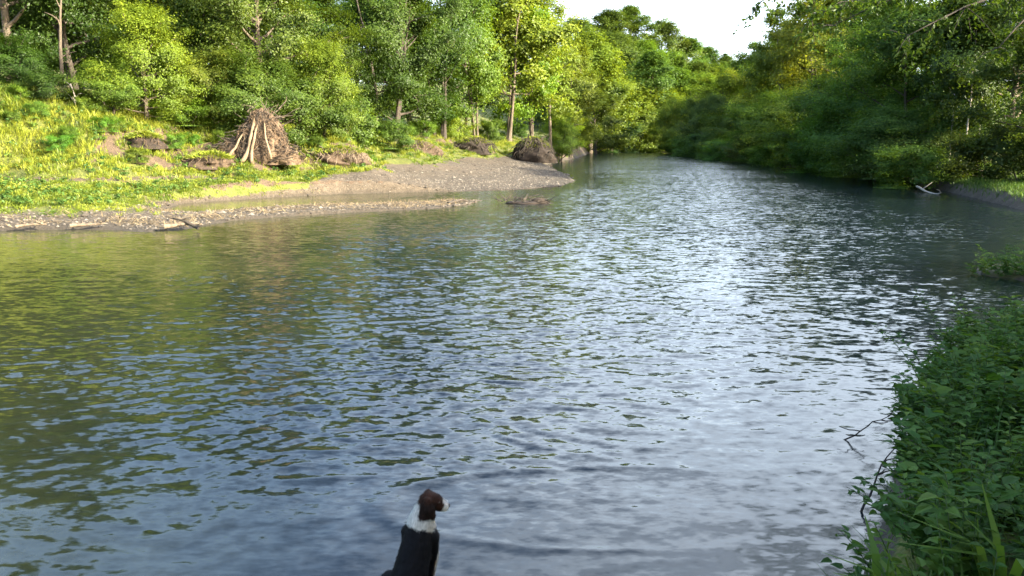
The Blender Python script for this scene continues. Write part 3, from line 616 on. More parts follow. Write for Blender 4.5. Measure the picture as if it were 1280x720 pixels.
def root_plate():
    rn = random.Random(4); d = 50.0; x, y = at(322, d, 3.2); z = hz(x, y) - .1; root = empty('upturned_root_plate', (x, y, z)); root.scale = (1.02, 1.0, 1.0)
    W, H = 4.4, 3.7
    LUMPS = ((.45, 0, 2.5, 3.35, 1.2), (-1.35, -.1, 2.3, 1.7, 1.2), (1.65, -.15, 2.2, 1.2, 1.2), (-.3, -.35, 1.9, 2.5, 1.2)); vs = []; fs = []; o_ = 0
    for q, (lx, ly, lw, lh, tp) in enumerate(LUMPS):
        mm = soil_mesh('tmp', lw, lw * .62, lh, 60 + q, 'soil', tp, 30); vv = np.empty(len(mm.vertices) * 3, np.float32); mm.vertices.foreach_get('co', vv); vv = vv.reshape(-1, 3) + np.array((lx, ly, 0)); fs += [[o_ + k for k in p.vertices] for p in mm.polygons]; vs.append(vv); o_ += len(vv)
    link('soil', np_mesh('root_plate_soil', np.concatenate(vs), np.array(fs), M['plate_soil'], True), root)
    T = TubeSet(); TD = TubeSet()
    for i in range(330):                                     # stringy roots hanging over the lumps
        lx, ly, lw, lh, tp = LUMPS[rn.choice((0, 0, 0, 1, 2, 3, 3))]; az = rn.uniform(-3.5, .3); f0 = rn.uniform(.25, 1.0); f1 = max(0, f0 - rn.uniform(.15, .7)); pts = []; cur = rn.uniform(-.22, .22)
        for k in range(8):
            f = f0 + (f1 - f0) * k / 7; az += cur + rn.uniform(-.2, .2); pr = (1 - f) ** tp if tp < 1 else math.sqrt(max(0, 1 - f * f)); rr_ = pr * 1.08 + .06 + rn.uniform(-.07, .12)
            pts.append(Vector((lx + math.cos(az) * lw * .5 * rr_, ly + math.sin(az) * lw * .31 * rr_ - .03, f * lh)))
        (T if rn.random() < .55 else TD).tube(pts, [rn.uniform(.008, .024) * (1 - .5 * k / 7) + .004 for k in range(8)], 4)
    for i in range(60):                                      # free ends splaying out of the mass
        lx, ly, lw, lh, tp = LUMPS[rn.choice((0, 1, 2, 3))]; az = rn.uniform(-3.6, .4); p = Vector((lx + math.cos(az) * lw * .3, ly + math.sin(az) * lw * .2, lh * rn.uniform(.2, .9))); L = rn.uniform(.4, 1.3)
        TD.tube(wander(rn, p, p + Vector((math.cos(az) * L, math.sin(az) * L * .6, rn.uniform(-.5, .5))), 5, .35), [.028 * (1 - .8 * k / 5) + .005 for k in range(6)], 4)
    link('root_mass', T.mesh('root_strands', M['root']), root); link('dark_root_mass', TD.mesh('dark_root_strands', M['dark_bark']), root)
    for (ax, az, bx, bz, r0) in ((.1, 2.7, -.75, -.1, .13), (.3, 2.3, .0, -.1, .10), (.7, 2.4, 1.15, .2, .07), (-.5, 1.9, -1.6, .1, .08)):
        t = TubeSet(); t.tube(wander(rn, (ax, -.78, az), (bx, -1.3, bz), 7, .16), [r0 * (.55 + .6 * k / 7) for k in range(8)], 7); link('root', t.mesh('thick_root', M['pale_root']), root)
    s = TubeSet()
    for i in range(38):                                      # bare spiky roots against the leaves
        a = rn.uniform(.1, 2.9); p = Vector((rn.uniform(-.6, 1.5), rn.uniform(-.4, .4), rn.uniform(1.9, 3.3))); L = rn.uniform(.5, 1.5)
        s.tube(wander(rn, p, p + Vector((math.cos(a) * L, rn.uniform(-.5, .4), math.sin(a) * L * .8)), 5, .25), [.035 * (1 - .8 * k / 5) + .006 for k in range(6)], 4)
    link('root_spikes', s.mesh('bare_roots', M['bark']), root)
    tag(root, 'upturned root plate of a fallen tree, brown soil and pale roots on the grassy bank', 'root plate')
root_plate()
def root_clump(px, d, wpx, hpx, mat, label, seed, base=None, nroots=40, lenk=1.0, cap=False, rootmat='root'):
    rn = random.Random(seed); rg = np.random.default_rng(seed); x, y = at(px, d, 2); z = hz(x, y) if base is None else z_at(base, d); w_ = wpx / FPX * d; h = hpx / FPX * d
    root = empty('root_clump', (x, y, z)); link('soil', soil_mesh('clump_soil', w_, w_ * .7, h, seed, mat, 1.2), root); T = TubeSet()
    for i in range(nroots):
        a = rn.uniform(-3.3, .15); f = rn.uniform(.35, .95); pr = math.sqrt(max(0, 1 - f * f)) * 1.08 + .05
        p = Vector((math.cos(a) * w_ * .5 * pr, math.sin(a) * w_ * .35 * pr, h * f)); dn = h * rn.uniform(.15, .6) * lenk; o = rn.uniform(-.1, .35)
        b = p + Vector((math.cos(a) * o * h + rn.uniform(-.25, .25) * h, math.sin(a) * o * h - .05, -dn if rn.random() < .8 else dn * .5))
        T.tube(wander(rn, p, b, 5, .3), [rn.uniform(.008, .02) * (2.0 if rootmat == 'dark_bark' else 1) * (1 - .75 * k / 5) * min(1.8, max(1, w_ / 1.8)) + .004 for k in range(6)], 4)
    link('root_mass', T.mesh('clump_roots', M[rootmat]), root)
    if cap:
        n = 900; a = rg.uniform(0, 6.28, n); rr = np.sqrt(rg.random(n)); P = np.stack([np.cos(a) * rr * w_ * .48, np.sin(a) * rr * w_ * .34, h * (.98 - .42 * rr ** 2) + rg.uniform(0, .1, n)], 1)
        ax = np.stack([np.cos(a) * .9, np.sin(a) * .9, rg.uniform(-.4, .9, n)], 1); ax /= np.linalg.norm(ax, axis=1, keepdims=True); Nn = rng_unit(rg, n); L = rg.uniform(.2, .5, n)
        Nn = Nn - ax * np.sum(Nn * ax, axis=1, keepdims=True); Nn /= np.linalg.norm(Nn, axis=1, keepdims=True)
        V, F = leaf_quads(P, Nn, L, L * .14, rg, axis=ax); link('grass_cap', np_mesh('clump_grass', V, F, M['grass'], False, {'tint': ('FLOAT', np.repeat(rg.random(n), 4))}), root)
    tag(root, label, 'root clump')
root_clump(592, 95, 46, 21, 'dark_soil', 'smaller dark root clump at the foot of the bank behind the gravel bar', 21, lenk=.8, nroots=70, rootmat='dark_bark', cap=True)
root_clump(666, 100, 46, 31, 'dark_soil', 'larger dark shaggy root clump at the tip of the gravel bar', 22, lenk=.9, nroots=120, rootmat='dark_bark', cap=True)
root_clump(182, 47.4, 44, 17, 'dark_soil', 'dark earth clump with hanging roots high on the grassy slope', 23, base=183, cap=True)
root_clump(418, 54.4, 78, 20, 'soil', 'brown rooty earth bank with matted dead grass right of the root plate', 25, base=203, nroots=90, cap=True, rootmat='drift')
root_clump(262, 47.8, 60, 17, 'soil', 'brown slumped sod with roots left below the root plate', 26, base=208, cap=True)
root_clump(520, 80, 56, 26, 'soil', 'reddish brown earth face with roots behind the gravel bar', 29, base=200, cap=True, rootmat='drift')

# ------------------------------------------------------------------ driftwood and sticks
def stick(name, a, b, r0, mat, label, seed, twigs=3, cat='driftwood', group=None, j=.12):
    rn = random.Random(seed); a = Vector(a); b = Vector(b); root_o = a.copy(); T = TubeSet(); pts = [p - root_o for p in wander(rn, a, b, 7, j)]
    T.tube(pts, [r0 * (1 - .6 * k / 7) for k in range(8)], 7)
    for i in range(twigs):
        p = pts[rn.randint(1, 7)]; L = (b - a).length; e = p + Vector((rn.uniform(-.3, .3) * L, rn.uniform(-.2, .2) * L, rn.uniform(.0, .18) * L)); T.tube(wander(rn, p, e, 4, .2), [r0 * .5 * (1 - .7 * k / 4) + .003 for k in range(5)], 5)
    o = link(name, T.mesh(name, M[mat])); o.location = root_o; tag(o, label, cat, group); return o
def g3(px, py, z=.1, dz=0): x, y = ground_at(px, py, z); return (x, y, z + dz)
stick('driftwood_log', g3(1146, 233, .3), g3(1176, 241, .12), .075, 'pale_bark', 'pale fallen log sloping into the water at the right bank', 31, 2, 'log')
stick('driftwood_log', g3(205, 283, .2), g3(252, 280, .22), .09, 'drift', 'driftwood pole lying along the gravel spit under the bright tree', 32, 5)
stick('driftwood_log', g3(248, 285, .12), g3(216, 278, .3, .15), .07, 'dark_bark', 'short dark stick crossing the driftwood pole on the spit', 33, 4)
stick('driftwood_log', g3(88, 282, .2), g3(132, 279, .25), .07, 'drift', 'driftwood branch on the gravel at the far left of the spit', 34, 5)
stick('driftwood_log', g3(20, 283, .2), g3(58, 280, .25), .06, 'drift', 'thin driftwood stick at the left edge of the gravel', 35, 4)
stick('driftwood_log', g3(560, 254, .12), g3(585, 251, .1), .08, 'dark_bark', 'short dark log at the tip of the gravel spit', 36, 2)
stick('bare_branch', g3(1048, 548, 0, -.05), (3.95, 7.9, .36), .010, 'dark_bark', 'dark bare branch arching out of the near bank over the water', 37, 7, 'branch', j=.2)
stick('bare_branch', g3(1075, 640, 0, -.03), (3.4, 6.6, .55), .012, 'dark_bark', 'thin bare twig dipping into the water below the arching branch', 38, 5, 'branch', j=.2)
# dark drift pile lying in the backwater
def drift_pile():
    rn = random.Random(12); x, y = ground_at(655, 254); root = empty('drift_pile', (x, y, 0)); link('soil', soil_mesh('drift_silt', 3.0, 1.4, .28, 44, 'dark_soil', 1.2), root); T = TubeSet()
    for i in range(46):
        p = Vector((rn.uniform(-1.4, 1.4), rn.uniform(-.7, .7), rn.uniform(.02, .2))); a = rn.uniform(0, 6.28); L = rn.uniform(.3, 1.0); T.tube(wander(rn, p, p + Vector((math.cos(a) * L, math.sin(a) * L * .6, rn.uniform(-.05, .35))), 4, .2), [.025, .022, .018, .014, .008], 4)
    link('twigs', T.mesh('drift_twigs', M['dark_bark']), root)
    b = soil_mesh('drift_clod', 1.0, .6, .42, 45, 'dark_soil', 1.2); o = link('clod', b, root); o.location = (.75, 0, .0)
    tag(root, 'dark pile of drift and silt lying in the backwater off the gravel bar', 'driftwood')
drift_pile()

# ------------------------------------------------------------------ stones on the gravel (uncountable) and grass
def blades(name, P, L, W, mat, rg, lean=.55, az=None, tint=None, curl=1.0):
    """bent blades: three cross sections each"""
    n = len(P); a = rg.uniform(0, 2 * math.pi, n) if az is None else az; d = np.stack([np.cos(a), np.sin(a), np.zeros(n)], 1); s = np.stack([-np.sin(a), np.cos(a), np.zeros(n)], 1)
    tw = rg.uniform(-1, 1, (n, 1)); s = s + d * tw * .7; s /= np.linalg.norm(s, axis=1, keepdims=True)
    le = (lean * rg.uniform(.4, 1.6, n))[:, None]; L = L[:, None]; W = W[:, None]; up = np.array([0, 0, 1.0])
    p1 = P + up * L * .55 * np.clip(1 - .25 * le, .3, 1) + d * L * .28 * le; p2 = P + up * L * np.clip(.95 - .55 * le * curl, -.1, 1) + d * L * (.85 * le).clip(0, 1.0)
    V = np.stack([P - s * W * .5, P + s * W * .5, p1 + s * W * .42, p1 - s * W * .42, p2 + s * W * .05, p2 - s * W * .05], 1).reshape(-1, 3); b = np.arange(n)[:, None] * 6
    F = np.concatenate([b + np.array([[0, 1, 2, 3]]), b + np.array([[3, 2, 4, 5]])], 0)
    t = rg.random(n) if tint is None else tint
    return np_mesh(name, V, F, mat, False, {'tint': ('FLOAT', np.repeat(np.clip(t, 0, 1), 6))})
def sample_mask(mask, n, rg, region):
    wt = (mask * region)[:-1, :-1] * (np.diff(xs)[None, :] * np.diff(ys)[:, None]); p = (wt / wt.sum()).ravel(); k = rg.choice(len(p), n, p=p); j, i = np.divmod(k, nx - 1)
    return xs[i] + rg.random(n) * np.diff(xs)[i], ys[j] + rg.random(n) * np.diff(ys)[j]
rg = np.random.default_rng(15)
LB = (GX > -42) & (GX < at(690, 110)[0]) & (GY > 28) & (GY < 118) & leftbank & (GX / np.maximum(GY, 1) > -.74)
wgt = np.where(GY > 62, .25, 1.0) * grass_m * (1 - .75 * dirt_m) * np.clip((GZ - .15) / .3, 0, 1)
cx, cy = sample_mask(wgt * np.where(GZ < 1.5, 1.6, 1), 12000, rg, LB)                         # tussocks
k = 26; n = len(cx) * k; ti = np.repeat(np.arange(len(cx)), k); rad = np.repeat(rg.uniform(.12, .38, len(cx)), k); a = rg.uniform(0, 6.28, n); rr = np.sqrt(rg.random(n)) * rad
bx = cx[ti] + np.cos(a) * rr; by = cy[ti] + np.sin(a) * rr; bz = height(bx, by) - .03; hi = np.repeat(rg.uniform(.55, 1.25, len(cx)), k)
zt = np.clip((bz - 1.0) / 1.5, 0, 1)
L = (.19 + .40 * zt) * hi ** 1.4 * rg.uniform(.6, 1.3, n); tt = np.clip(np.repeat(rg.normal(.5, .26, len(cx)) + 1.0 * NZ.fbm(cx * .3, cy * .3, 3), k) + rg.normal(size=n) * .08 + .1 * (zt - .5), 0, 1)
keep = bz > .12
gm_ = blades('bank_grass', np.stack([bx, by, bz], 1)[keep], L[keep], (.026 + .012 * rg.random(n))[keep], M['grass'], rg, .8, a[keep], tt[keep])
tag(link('bank_grass', gm_), 'long sunlit yellow green grass covering the left bank', 'grass', kind='stuff')
# low broad leaved weeds in the grass
cx, cy = sample_mask(wgt * (GZ > .5), 1500, rg, LB); k = 22; n = len(cx) * k; ti = np.repeat(np.arange(len(cx)), k); u = rng_unit(rg, n); s = np.repeat(rg.uniform(.15, .42, len(cx)), k)[:, None]
P = np.stack([cx[ti], cy[ti], height(cx, cy)[ti]], 1) + u * s * np.array([1, 1, .5]) * rg.random((n, 1)) ** .4 + np.array([0, 0, .22]); Nn = u * .7 + np.array([0, 0, .7]) + rg.normal(size=(n, 3)) * .3; Nn /= np.linalg.norm(Nn, axis=1, keepdims=True)
L = rg.uniform(.10, .2, n); V, F = leaf_quads(P, Nn, L, L * .6, rg, fold=.1)
tag(link('bank_weeds', np_mesh('bank_weeds', V, F, M['shade_grass'], False, {'tint': ('FLOAT', np.repeat(np.clip(np.repeat(rg.random(len(cx)), k) + rg.normal(size=n) * .12, 0, 1), 4))})), 'low leafy weeds growing through the grass of the left bank', 'weeds', kind='stuff')
# dry straw and flood litter on the spit
bx, by = sample_mask((GZ > .04) * (GZ < .5) * (1 - .6 * grass_m) * np.exp(-((NZ.g[0, 0] * 0 + GS - 1.2) / 1.0) ** 2) * np.clip(NZ2.fbm(GX * .9, GY * 1.4, 3) * 5 + .5, .02, 1), 5200, rg, LB & (GY < 52)); n = len(bx); bz = height(bx, by) + .01
P = np.stack([bx, by, bz + rg.uniform(0, .08, n)], 1); ax = np.stack([rg.normal(size=n), rg.normal(size=n) * .7, rg.normal(size=n) * .25], 1); L = rg.uniform(.1, .42, n); V, F = leaf_quads(P, np.array([[0, -.4, 1.0]]) + rg.normal(size=(n, 3)) * .3, L, L * .09, rg, axis=ax)
m, nt, out = new_mat('dry_straw'); a_ = N(nt, 'ShaderNodeAttribute', attribute_name='tint'); p_ = N(nt, 'ShaderNodeBsdfPrincipled', inp={'Roughness': .85}); nt.links.new(ramp(nt, [(0, (.03, .023, .015)), (.5, (.095, .072, .042)), (1, (.24, .19, .11))], a_.outputs['Fac']), p_.inputs['Base Color']); nt.links.new(p_.outputs[0], out.inputs[0]); M['straw'] = m
tag(link('flood_litter', np_mesh('flood_litter', V, F, M['straw'], False, {'tint': ('FLOAT', np.repeat(rg.random(n), 4))})), 'dry straw and flood litter strewn along the gravel spit', 'litter', kind='stuff')
# right ledge grass, in shade
RB = (GX > 10) & (GX < 40) & (GY > 15) & (GY < 120)
bx, by = sample_mask((GZ > .06) * np.clip(1.2 - GS / 9, .05, 1) * np.where(GY > 62, .45, 1), 42000, rg, RB); bz = height(bx, by) - .02; n = len(bx); keep = bz > .1
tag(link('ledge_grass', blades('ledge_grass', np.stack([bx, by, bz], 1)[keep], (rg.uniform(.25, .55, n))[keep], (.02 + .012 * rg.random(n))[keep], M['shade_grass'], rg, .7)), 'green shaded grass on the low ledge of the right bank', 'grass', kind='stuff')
# pebbles
def pebbles(n, mask, region, seed, smin, smax):
    rg = np.random.default_rng(seed); x, y = sample_mask(mask, n, rg, region); z = height(x, y); ok = z > -.02; x, y, z = x[ok], y[ok], z[ok]; n = len(x)
    base = np.array([(0, 0, 1), (1, 0, 0), (0, 1, 0), (-1, 0, 0), (0, -1, 0), (0, 0, -1)], float); tri = np.array([(0, 1, 2), (0, 2, 3), (0, 3, 4), (0, 4, 1), (5, 2, 1), (5, 3, 2), (5, 4, 3), (5, 1, 4)])
    s = rg.uniform(smin, smax, (n, 1, 1)) * rg.uniform(.7, 1.3, (n, 6, 1)) * np.array([1, .8, .5]); a = rg.uniform(0, 6.28, n); ca, sa = np.cos(a)[:, None], np.sin(a)[:, None]; B = base[None] * s
    V = np.stack([B[..., 0] * ca - B[..., 1] * sa + x[:, None], B[..., 0] * sa + B[..., 1] * ca + y[:, None], B[..., 2] + z[:, None] + .01], -1).reshape(-1, 3); F = (np.arange(n)[:, None, None] * 6 + tri[None]).reshape(-1, 3)
    return V, F, np.repeat(rg.random(n), 6)
m, nt, out = new_mat('pebble'); a_ = N(nt, 'ShaderNodeAttribute', attribute_name='tint'); p_ = N(nt, 'ShaderNodeBsdfPrincipled', inp={'Roughness': .8}); nt.links.new(ramp(nt, [(0, (.06, .05, .04)), (.6, (.085, .076, .063)), (1, (.22, .198, .165))], a_.outputs['Fac']), p_.inputs['Base Color']); nt.links.new(p_.outputs[0], out.inputs[0]); M['pebble'] = m
V, F, t = pebbles(9000, (1 - grass_m) * (GZ > 0) * (GZ < 1.1) * np.where(GY > 60, .3, 1), LB, 3, .03, .085)
V2, F2, t2 = pebbles(420, (1 - grass_m) * (GZ > 0) * (GZ < .9), LB, 4, .09, .2); F = np.concatenate([F, F2 + len(V)]); V = np.concatenate([V, V2]); t = np.concatenate([t, t2])
tag(link('gravel', np_mesh('gravel', V, F, M['pebble'], False, {'tint': ('FLOAT', t)})), 'loose stones scattered over the gravel bars of the left bank', 'gravel', kind='stuff')

# ------------------------------------------------------------------ near bank undergrowth
def herb_leaves(P, ax, Nn, L, W, rg):
    """ovate leaves of two folded halves, pointed"""
    n = len(P); ax = ax / np.linalg.norm(ax, axis=1, keepdims=True); Nn = Nn - ax * np.sum(ax * Nn, axis=1, keepdims=True); Nn /= np.linalg.norm(Nn, axis=1, keepdims=True); bx = np.cross(Nn, ax); L = L[:, None]; W = W[:, None]
    a0 = P; m1 = P + ax * L * .35 - Nn * W * .06; tip = P + ax * L - Nn * L * .16; l1 = P + ax * L * .22 + bx * W * .5 + Nn * W * .13; l2 = P + ax * L * .62 + bx * W * .36 + Nn * W * .06; r1 = P + ax * L * .22 - bx * W * .5 + Nn * W * .13; r2 = P + ax * L * .62 - bx * W * .36 + Nn * W * .06; m2 = P + ax * L * .68 - Nn * L * .05
    V = np.stack([a0, m1, m2, tip, l1, l2, r1, r2], 1).reshape(-1, 3); b = np.arange(n)[:, None] * 8
    F = np.concatenate([b + np.array([q]) for q in ([0, 1, 5, 4], [1, 2, 3, 5], [0, 6, 7, 1], [1, 7, 3, 2])], 0); return V, F
def undergrowth(stems, seed, leaf=.075):
    rg = np.random.default_rng(seed); rn = random.Random(seed); T = TubeSet(); P = []; A = []; tin = []; sz = []
    for (x, y, h, lx, ly) in stems:
        z = max(hz(x, y), .02) - .04; tn = rn.random(); ks = 6; pts = [Vector((x + lx * (i / ks) ** 1.6, y + ly * (i / ks) ** 1.6, z + h * (i / ks) * (1 - .18 * (i / ks) * math.hypot(lx, ly)))) for i in range(ks + 1)]; T.tube(pts, [.006 * (1 - .6 * i / ks) for i in range(ks + 1)], 4, False)
        nl = int(9 + h * 22); a0 = rn.uniform(0, 6.28)
        for i in range(nl):
            f = .12 + .88 * i / nl; q = f * ks; k = min(int(q), ks - 1); p = pts[k].lerp(pts[k + 1], q - k); a = a0 + i * 2.0 + rn.uniform(-.4, .4); up = rn.uniform(-.15, .55)
            P.append(tuple(p)); A.append((math.cos(a), math.sin(a), up)); tin.append(tn * .6 + rn.random() * .4); sz.append((1.15 - .55 * f) * rn.uniform(.7, 1.3))
            if rn.random() < .55:
                b = rn.uniform(.03, .09); P.append((p.x + math.cos(a) * b, p.y + math.sin(a) * b, p.z + b * .4)); A.append((math.cos(a + .9), math.sin(a + .9), up)); tin.append(tn * .6 + rn.random() * .4); sz.append(rn.uniform(.6, 1.0))
    P = np.array(P); A = np.array(A); n = len(P); L = leaf * np.array(sz) * 1.25; Nn = np.array([0, 0, 1.0]) + rg.normal(size=(n, 3)) * .35
    V, F = herb_leaves(P, A, Nn, L, L * rg.uniform(.4, .6, n), rg)
    return T, np_mesh('herb_leaves', V, F, M['herb'], False, {'tint': ('FLOAT', np.repeat(np.array(tin), 8))})
m, nt, out = new_mat('green_stem'); p_ = N(nt, 'ShaderNodeBsdfPrincipled', inp={'Base Color': (.06, .10, .03, 1), 'Roughness': .7}); nt.links.new(p_.outputs[0], out.inputs[0]); M['stem'] = m
rn = random.Random(55); stems = []
while len(stems) < 820:
    y = rn.uniform(3.6, 12.5); x = rn.uniform(2.4, 11)
    if x / y > .95: continue
    s = float(signed_dist(np.array([x]), np.array([y]))[0])
    if s < .02 or s > 5: continue
    edge = s < .5; stems.append((x, y, rn.uniform(.35, .72) * (.8 if edge else 1), -rn.uniform(.1, .4) if edge else rn.uniform(-.15, .1), rn.uniform(-.1, .12)))
big_ = [(q[0] + .1, q[1] + .1, q[2] * 1.12, q[3], q[4]) for q in stems[:210]]
T2, lm2 = undergrowth(big_, 72, .14)
T, lm = undergrowth(stems, 71, .088); u_root = empty('undergrowth', (0, 0, 0)); link('leaves', lm, u_root); link('stems', T.mesh('herb_stems', M['stem']), u_root); link('large_leaves', lm2, u_root); link('large_stems', T2.mesh('large_herb_stems', M['stem']), u_root)
tag(u_root, 'mass of leafy green weeds covering the near right bank', 'undergrowth', kind='stuff')
# grass between the weeds
n = 9000; y_ = rg.uniform(2.6, 13, n); x_ = rg.uniform(1.6, 12, n); s_ = signed_dist(x_, y_); ok = (s_ > .03) & (x_ / y_ < .95); x_, y_ = x_[ok], y_[ok]; n = len(x_); z_ = height(x_, y_) - .02
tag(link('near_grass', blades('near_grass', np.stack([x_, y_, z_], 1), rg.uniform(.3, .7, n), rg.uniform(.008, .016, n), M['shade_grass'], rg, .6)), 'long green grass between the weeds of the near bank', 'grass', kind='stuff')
# single plants that stand out
def plant(name, stems_, seed, label, leaf=.07):
    x, y = stems_[0][:2]; root = empty(name, (0, 0, 0)); T, lm = undergrowth(stems_, seed, leaf); link('leaves', lm, root); link('stem', T.mesh(name + '_stem', M['stem']), root); tag(root, label, 'plant')
plant('leaning_plant', [(5.35, 9.9, 1.1, -.75, .1), (5.4, 9.8, .95, -.55, -.1)], 81, 'leafy plant leaning farthest out over the water at the tip of the near bank', .075)
plant('leaning_plant', [(6.6, 11.6, 1.15, -.5, .2), (6.8, 11.5, 1.05, -.2, .1)], 82, 'tall leafy plant standing at the far end of the near bank weeds', .08)
plant('leaning_plant', [(11.9, 19.4, .7, -.4, -.2), (12.1, 19.2, .8, -.1, -.3), (12.3, 19.0, .9, .1, -.3), (12.0, 18.8, .6, -.4, -.4), (12.6, 18.8, .9, 0, -.3), (12.8, 18.6, .9, 0, -.3), (12.4, 19.3, .7, -.1, -.2)] + [(11.25 + 1.8 * i / 25 + .25 * (i % 3), 19.0 - 1.55 * i / 25 + .22 * (i % 3), .4 + .07 * (i % 5), -.35 + .1 * (i % 3), -.4 + .08 * (i % 4)) for i in range(26)], 83, 'patch of light green weeds on the small point in the shaded cove at the right', .12)
def broad_blades(x, y, label, seed, nb=14, L=.95):
    rg = np.random.default_rng(seed); P = np.stack([x + rg.normal(size=nb) * .06, y + rg.normal(size=nb) * .06, np.full(nb, hz(x, y) - .03)], 1); a = rg.uniform(1.4, 4.4, nb)
    o = link('broad_bladed_plant', blades('broad_blades', P, L * rg.uniform(.7, 1.1, nb), rg.uniform(.035, .06, nb), M['herb'], rg, .55, a, rg.uniform(.6, 1, nb))); tag(o, label, 'plant')
broad_blades(2.85, 4.15, 'big broad bladed green plant in the bottom right corner', 91, 11, 1.05)
broad_blades(2.35, 4.25, 'smaller broad bladed plant left of the corner plant', 92, 5, .7)

# ------------------------------------------------------------------ dog
def dog():
    S = .95; b0 = bmesh.new(); bmesh.ops.create_uvsphere(b0, u_segments=20, v_segments=14, radius=1); bmesh.ops.triangulate(b0, faces=b0.faces[:])
    BV = np.array([tuple(v.co) for v in b0.verts]); BF = np.array([[v.index for v in f.verts] for f in b0.faces]); b0.free(); AV = []; AF = []
    def ball(c, r):
        AF.append(BF + len(AV) * len(BV)); AV.append(BV * np.array(r) + np.array(tuple(c)))
    def limb(pts, rad, n=10):
        for (a, ra), (b, rb) in zip(zip(pts, rad), zip(pts[1:], rad[1:])):
            a = Vector(a); b = Vector(b)
            for i in range(n + 1): f = i / n; r = ra + (rb - ra) * f; ball(a.lerp(b, f), (r, r, r))
    limb([(0, .0, .14), (0, .05, .26), (0, .11, .39), (0, .17, .51), (0, .20, .58)], [.125, .115, .100, .090, .078])     # back and chest
    limb([(0, .15, .34), (0, .22, .46), (0, .23, .53)], [.09, .10, .085])
    limb([(0, .19, .57), (.005, .20, .64), (.02, .205, .695)], [.085, .066, .058])                                        # neck
    HC = Vector((.035, .22, .725)); fx = Vector((.95, .31, -.05)).normalized(); sx = Vector((.31, -.95, 0)).normalized()
    ball(HC, (.064, .060, .057)); ball(HC + fx * .03 + Vector((0, 0, -.002)), (.055, .05, .05))
    limb([HC + fx * .05 + Vector((0, 0, -.012)), HC + fx * .075 + Vector((0, 0, -.020)), HC + fx * .096 + Vector((0, 0, -.024))], [.044, .036, .028])
    for s in (1, -1):
        e = HC + sx * s * .056 - fx * .012
        limb([e + Vector((0, 0, .03)), e + sx * s * .012 + fx * .018 + Vector((0, 0, -.02)), e + sx * s * .012 + fx * .04 + Vector((0, 0, -.068))], [.020, .029, .019], 8)
        limb([(s * .07, .20, .49), (s * .075, .25, .32), (s * .07, .24, .14), (s * .07, .25, .03)], [.055, .042, .030, .027]); ball((s * .07, .275, .02), (.032, .05, .022))
        limb([(s * .10, .0, .16), (s * .125, .08, .17), (s * .13, .14, .14)], [.085, .085, .055]); limb([(s * .135, .15, .13), (s * .13, .06, .05), (s * .13, .05, .03)], [.04, .032, .03]); limb([(s * .13, .04, .025), (s * .135, .20, .02)], [.028, .03])
    limb([(0, -.09, .07), (-.03, -.2, .03), (-.1, -.3, .03)], [.03, .024, .014])
    me0 = np_mesh('dog_raw', np.concatenate(AV), np.concatenate(AF)); ob = link('dog_raw', me0)
    md = ob.modifiers.new('r', 'REMESH'); md.mode = 'VOXEL'; md.voxel_size = .0075
    ms = ob.modifiers.new('s', 'SMOOTH'); ms.factor = .5; ms.iterations = 5
    dg = bpy.context.evaluated_depsgraph_get(); me = bpy.data.meshes.new_from_object(ob.evaluated_get(dg)); bpy.data.objects.remove(ob); me.name = 'dog_body'
    nv = len(me.vertices); co = np.empty(nv * 3, np.float32); me.vertices.foreach_get('co', co); co = co.reshape(-1, 3); nrm = np.empty(nv * 3, np.float32); me.vertices.foreach_get('normal', nrm); nrm = nrm.reshape(-1, 3)
    x, y, z = co.T; nz1 = NZ.fbm(x * 14 + 3, z * 14 + y * 9, 3); nz2 = NZ2.fbm(x * 40, z * 40 + y * 30, 2)
    BLK = np.array((.006, .006, .008)); WHT = np.array((.62, .60, .56)); TAN = np.array((.26, .15, .075)); BRN = np.array((.034, .013, .007)); DBR = np.array((.018, .009, .007))
    colr = np.tile(BLK, (nv, 1))
    def put(mask, c): colr[mask] = c
    put((np.abs(x) > .075 + nz1 * .05) & (z < .20 + nz1 * .1), TAN); put((y > .232 + nz1 * .05) & (z < .46), TAN); put(z < .05, WHT); put((y > .235) & (z < .53), WHT)
    put((z > .56 + nz1 * .07 - (y - .2) * .35) , WHT)
    rel = co - np.array(HC); f_ = rel @ np.array(fx); s_ = rel @ np.array(sx); h_ = rel[:, 2]
    head = (np.linalg.norm(rel, axis=1) < .13) & (h_ > -.095) & (z > .63)
    hb = head & ((h_ > -.045 - .35 * f_) | (np.abs(s_) > .048)) & (f_ < .092 + nz1 * .04 - .25 * (h_ + .03) * (np.abs(s_) < .02)) & ((f_ > -.055) | (h_ > -.005))
    put(hb, BRN); put(hb & (np.abs(s_) > .046) & (h_ < .02), DBR); put(hb & (h_ > .042 + nz1 * .02), BRN * 1.5)
    colr *= (1 + .35 * nz2)[:, None]
    co = co + nrm * (nz2 * .006 + nz1 * .004)[:, None]; me.vertices.foreach_set('co', co.ravel().astype(np.float32))
    at_ = me.attributes.new('coat', 'FLOAT_COLOR', 'POINT'); at_.data.foreach_set('color', np.concatenate([np.clip(colr, 0, 1), np.ones((nv, 1))], 1).astype(np.float32).ravel())
    me.polygons.foreach_set('use_smooth', np.ones(len(me.polygons), bool))
    m, nt, out = new_mat('dog_coat'); a = N(nt, 'ShaderNodeAttribute', attribute_name='coat'); p = N(nt, 'ShaderNodeBsdfPrincipled', inp={'Roughness': .7, 'Specular IOR Level': .18}); nt.links.new(a.outputs['Color'], p.inputs['Base Color'])
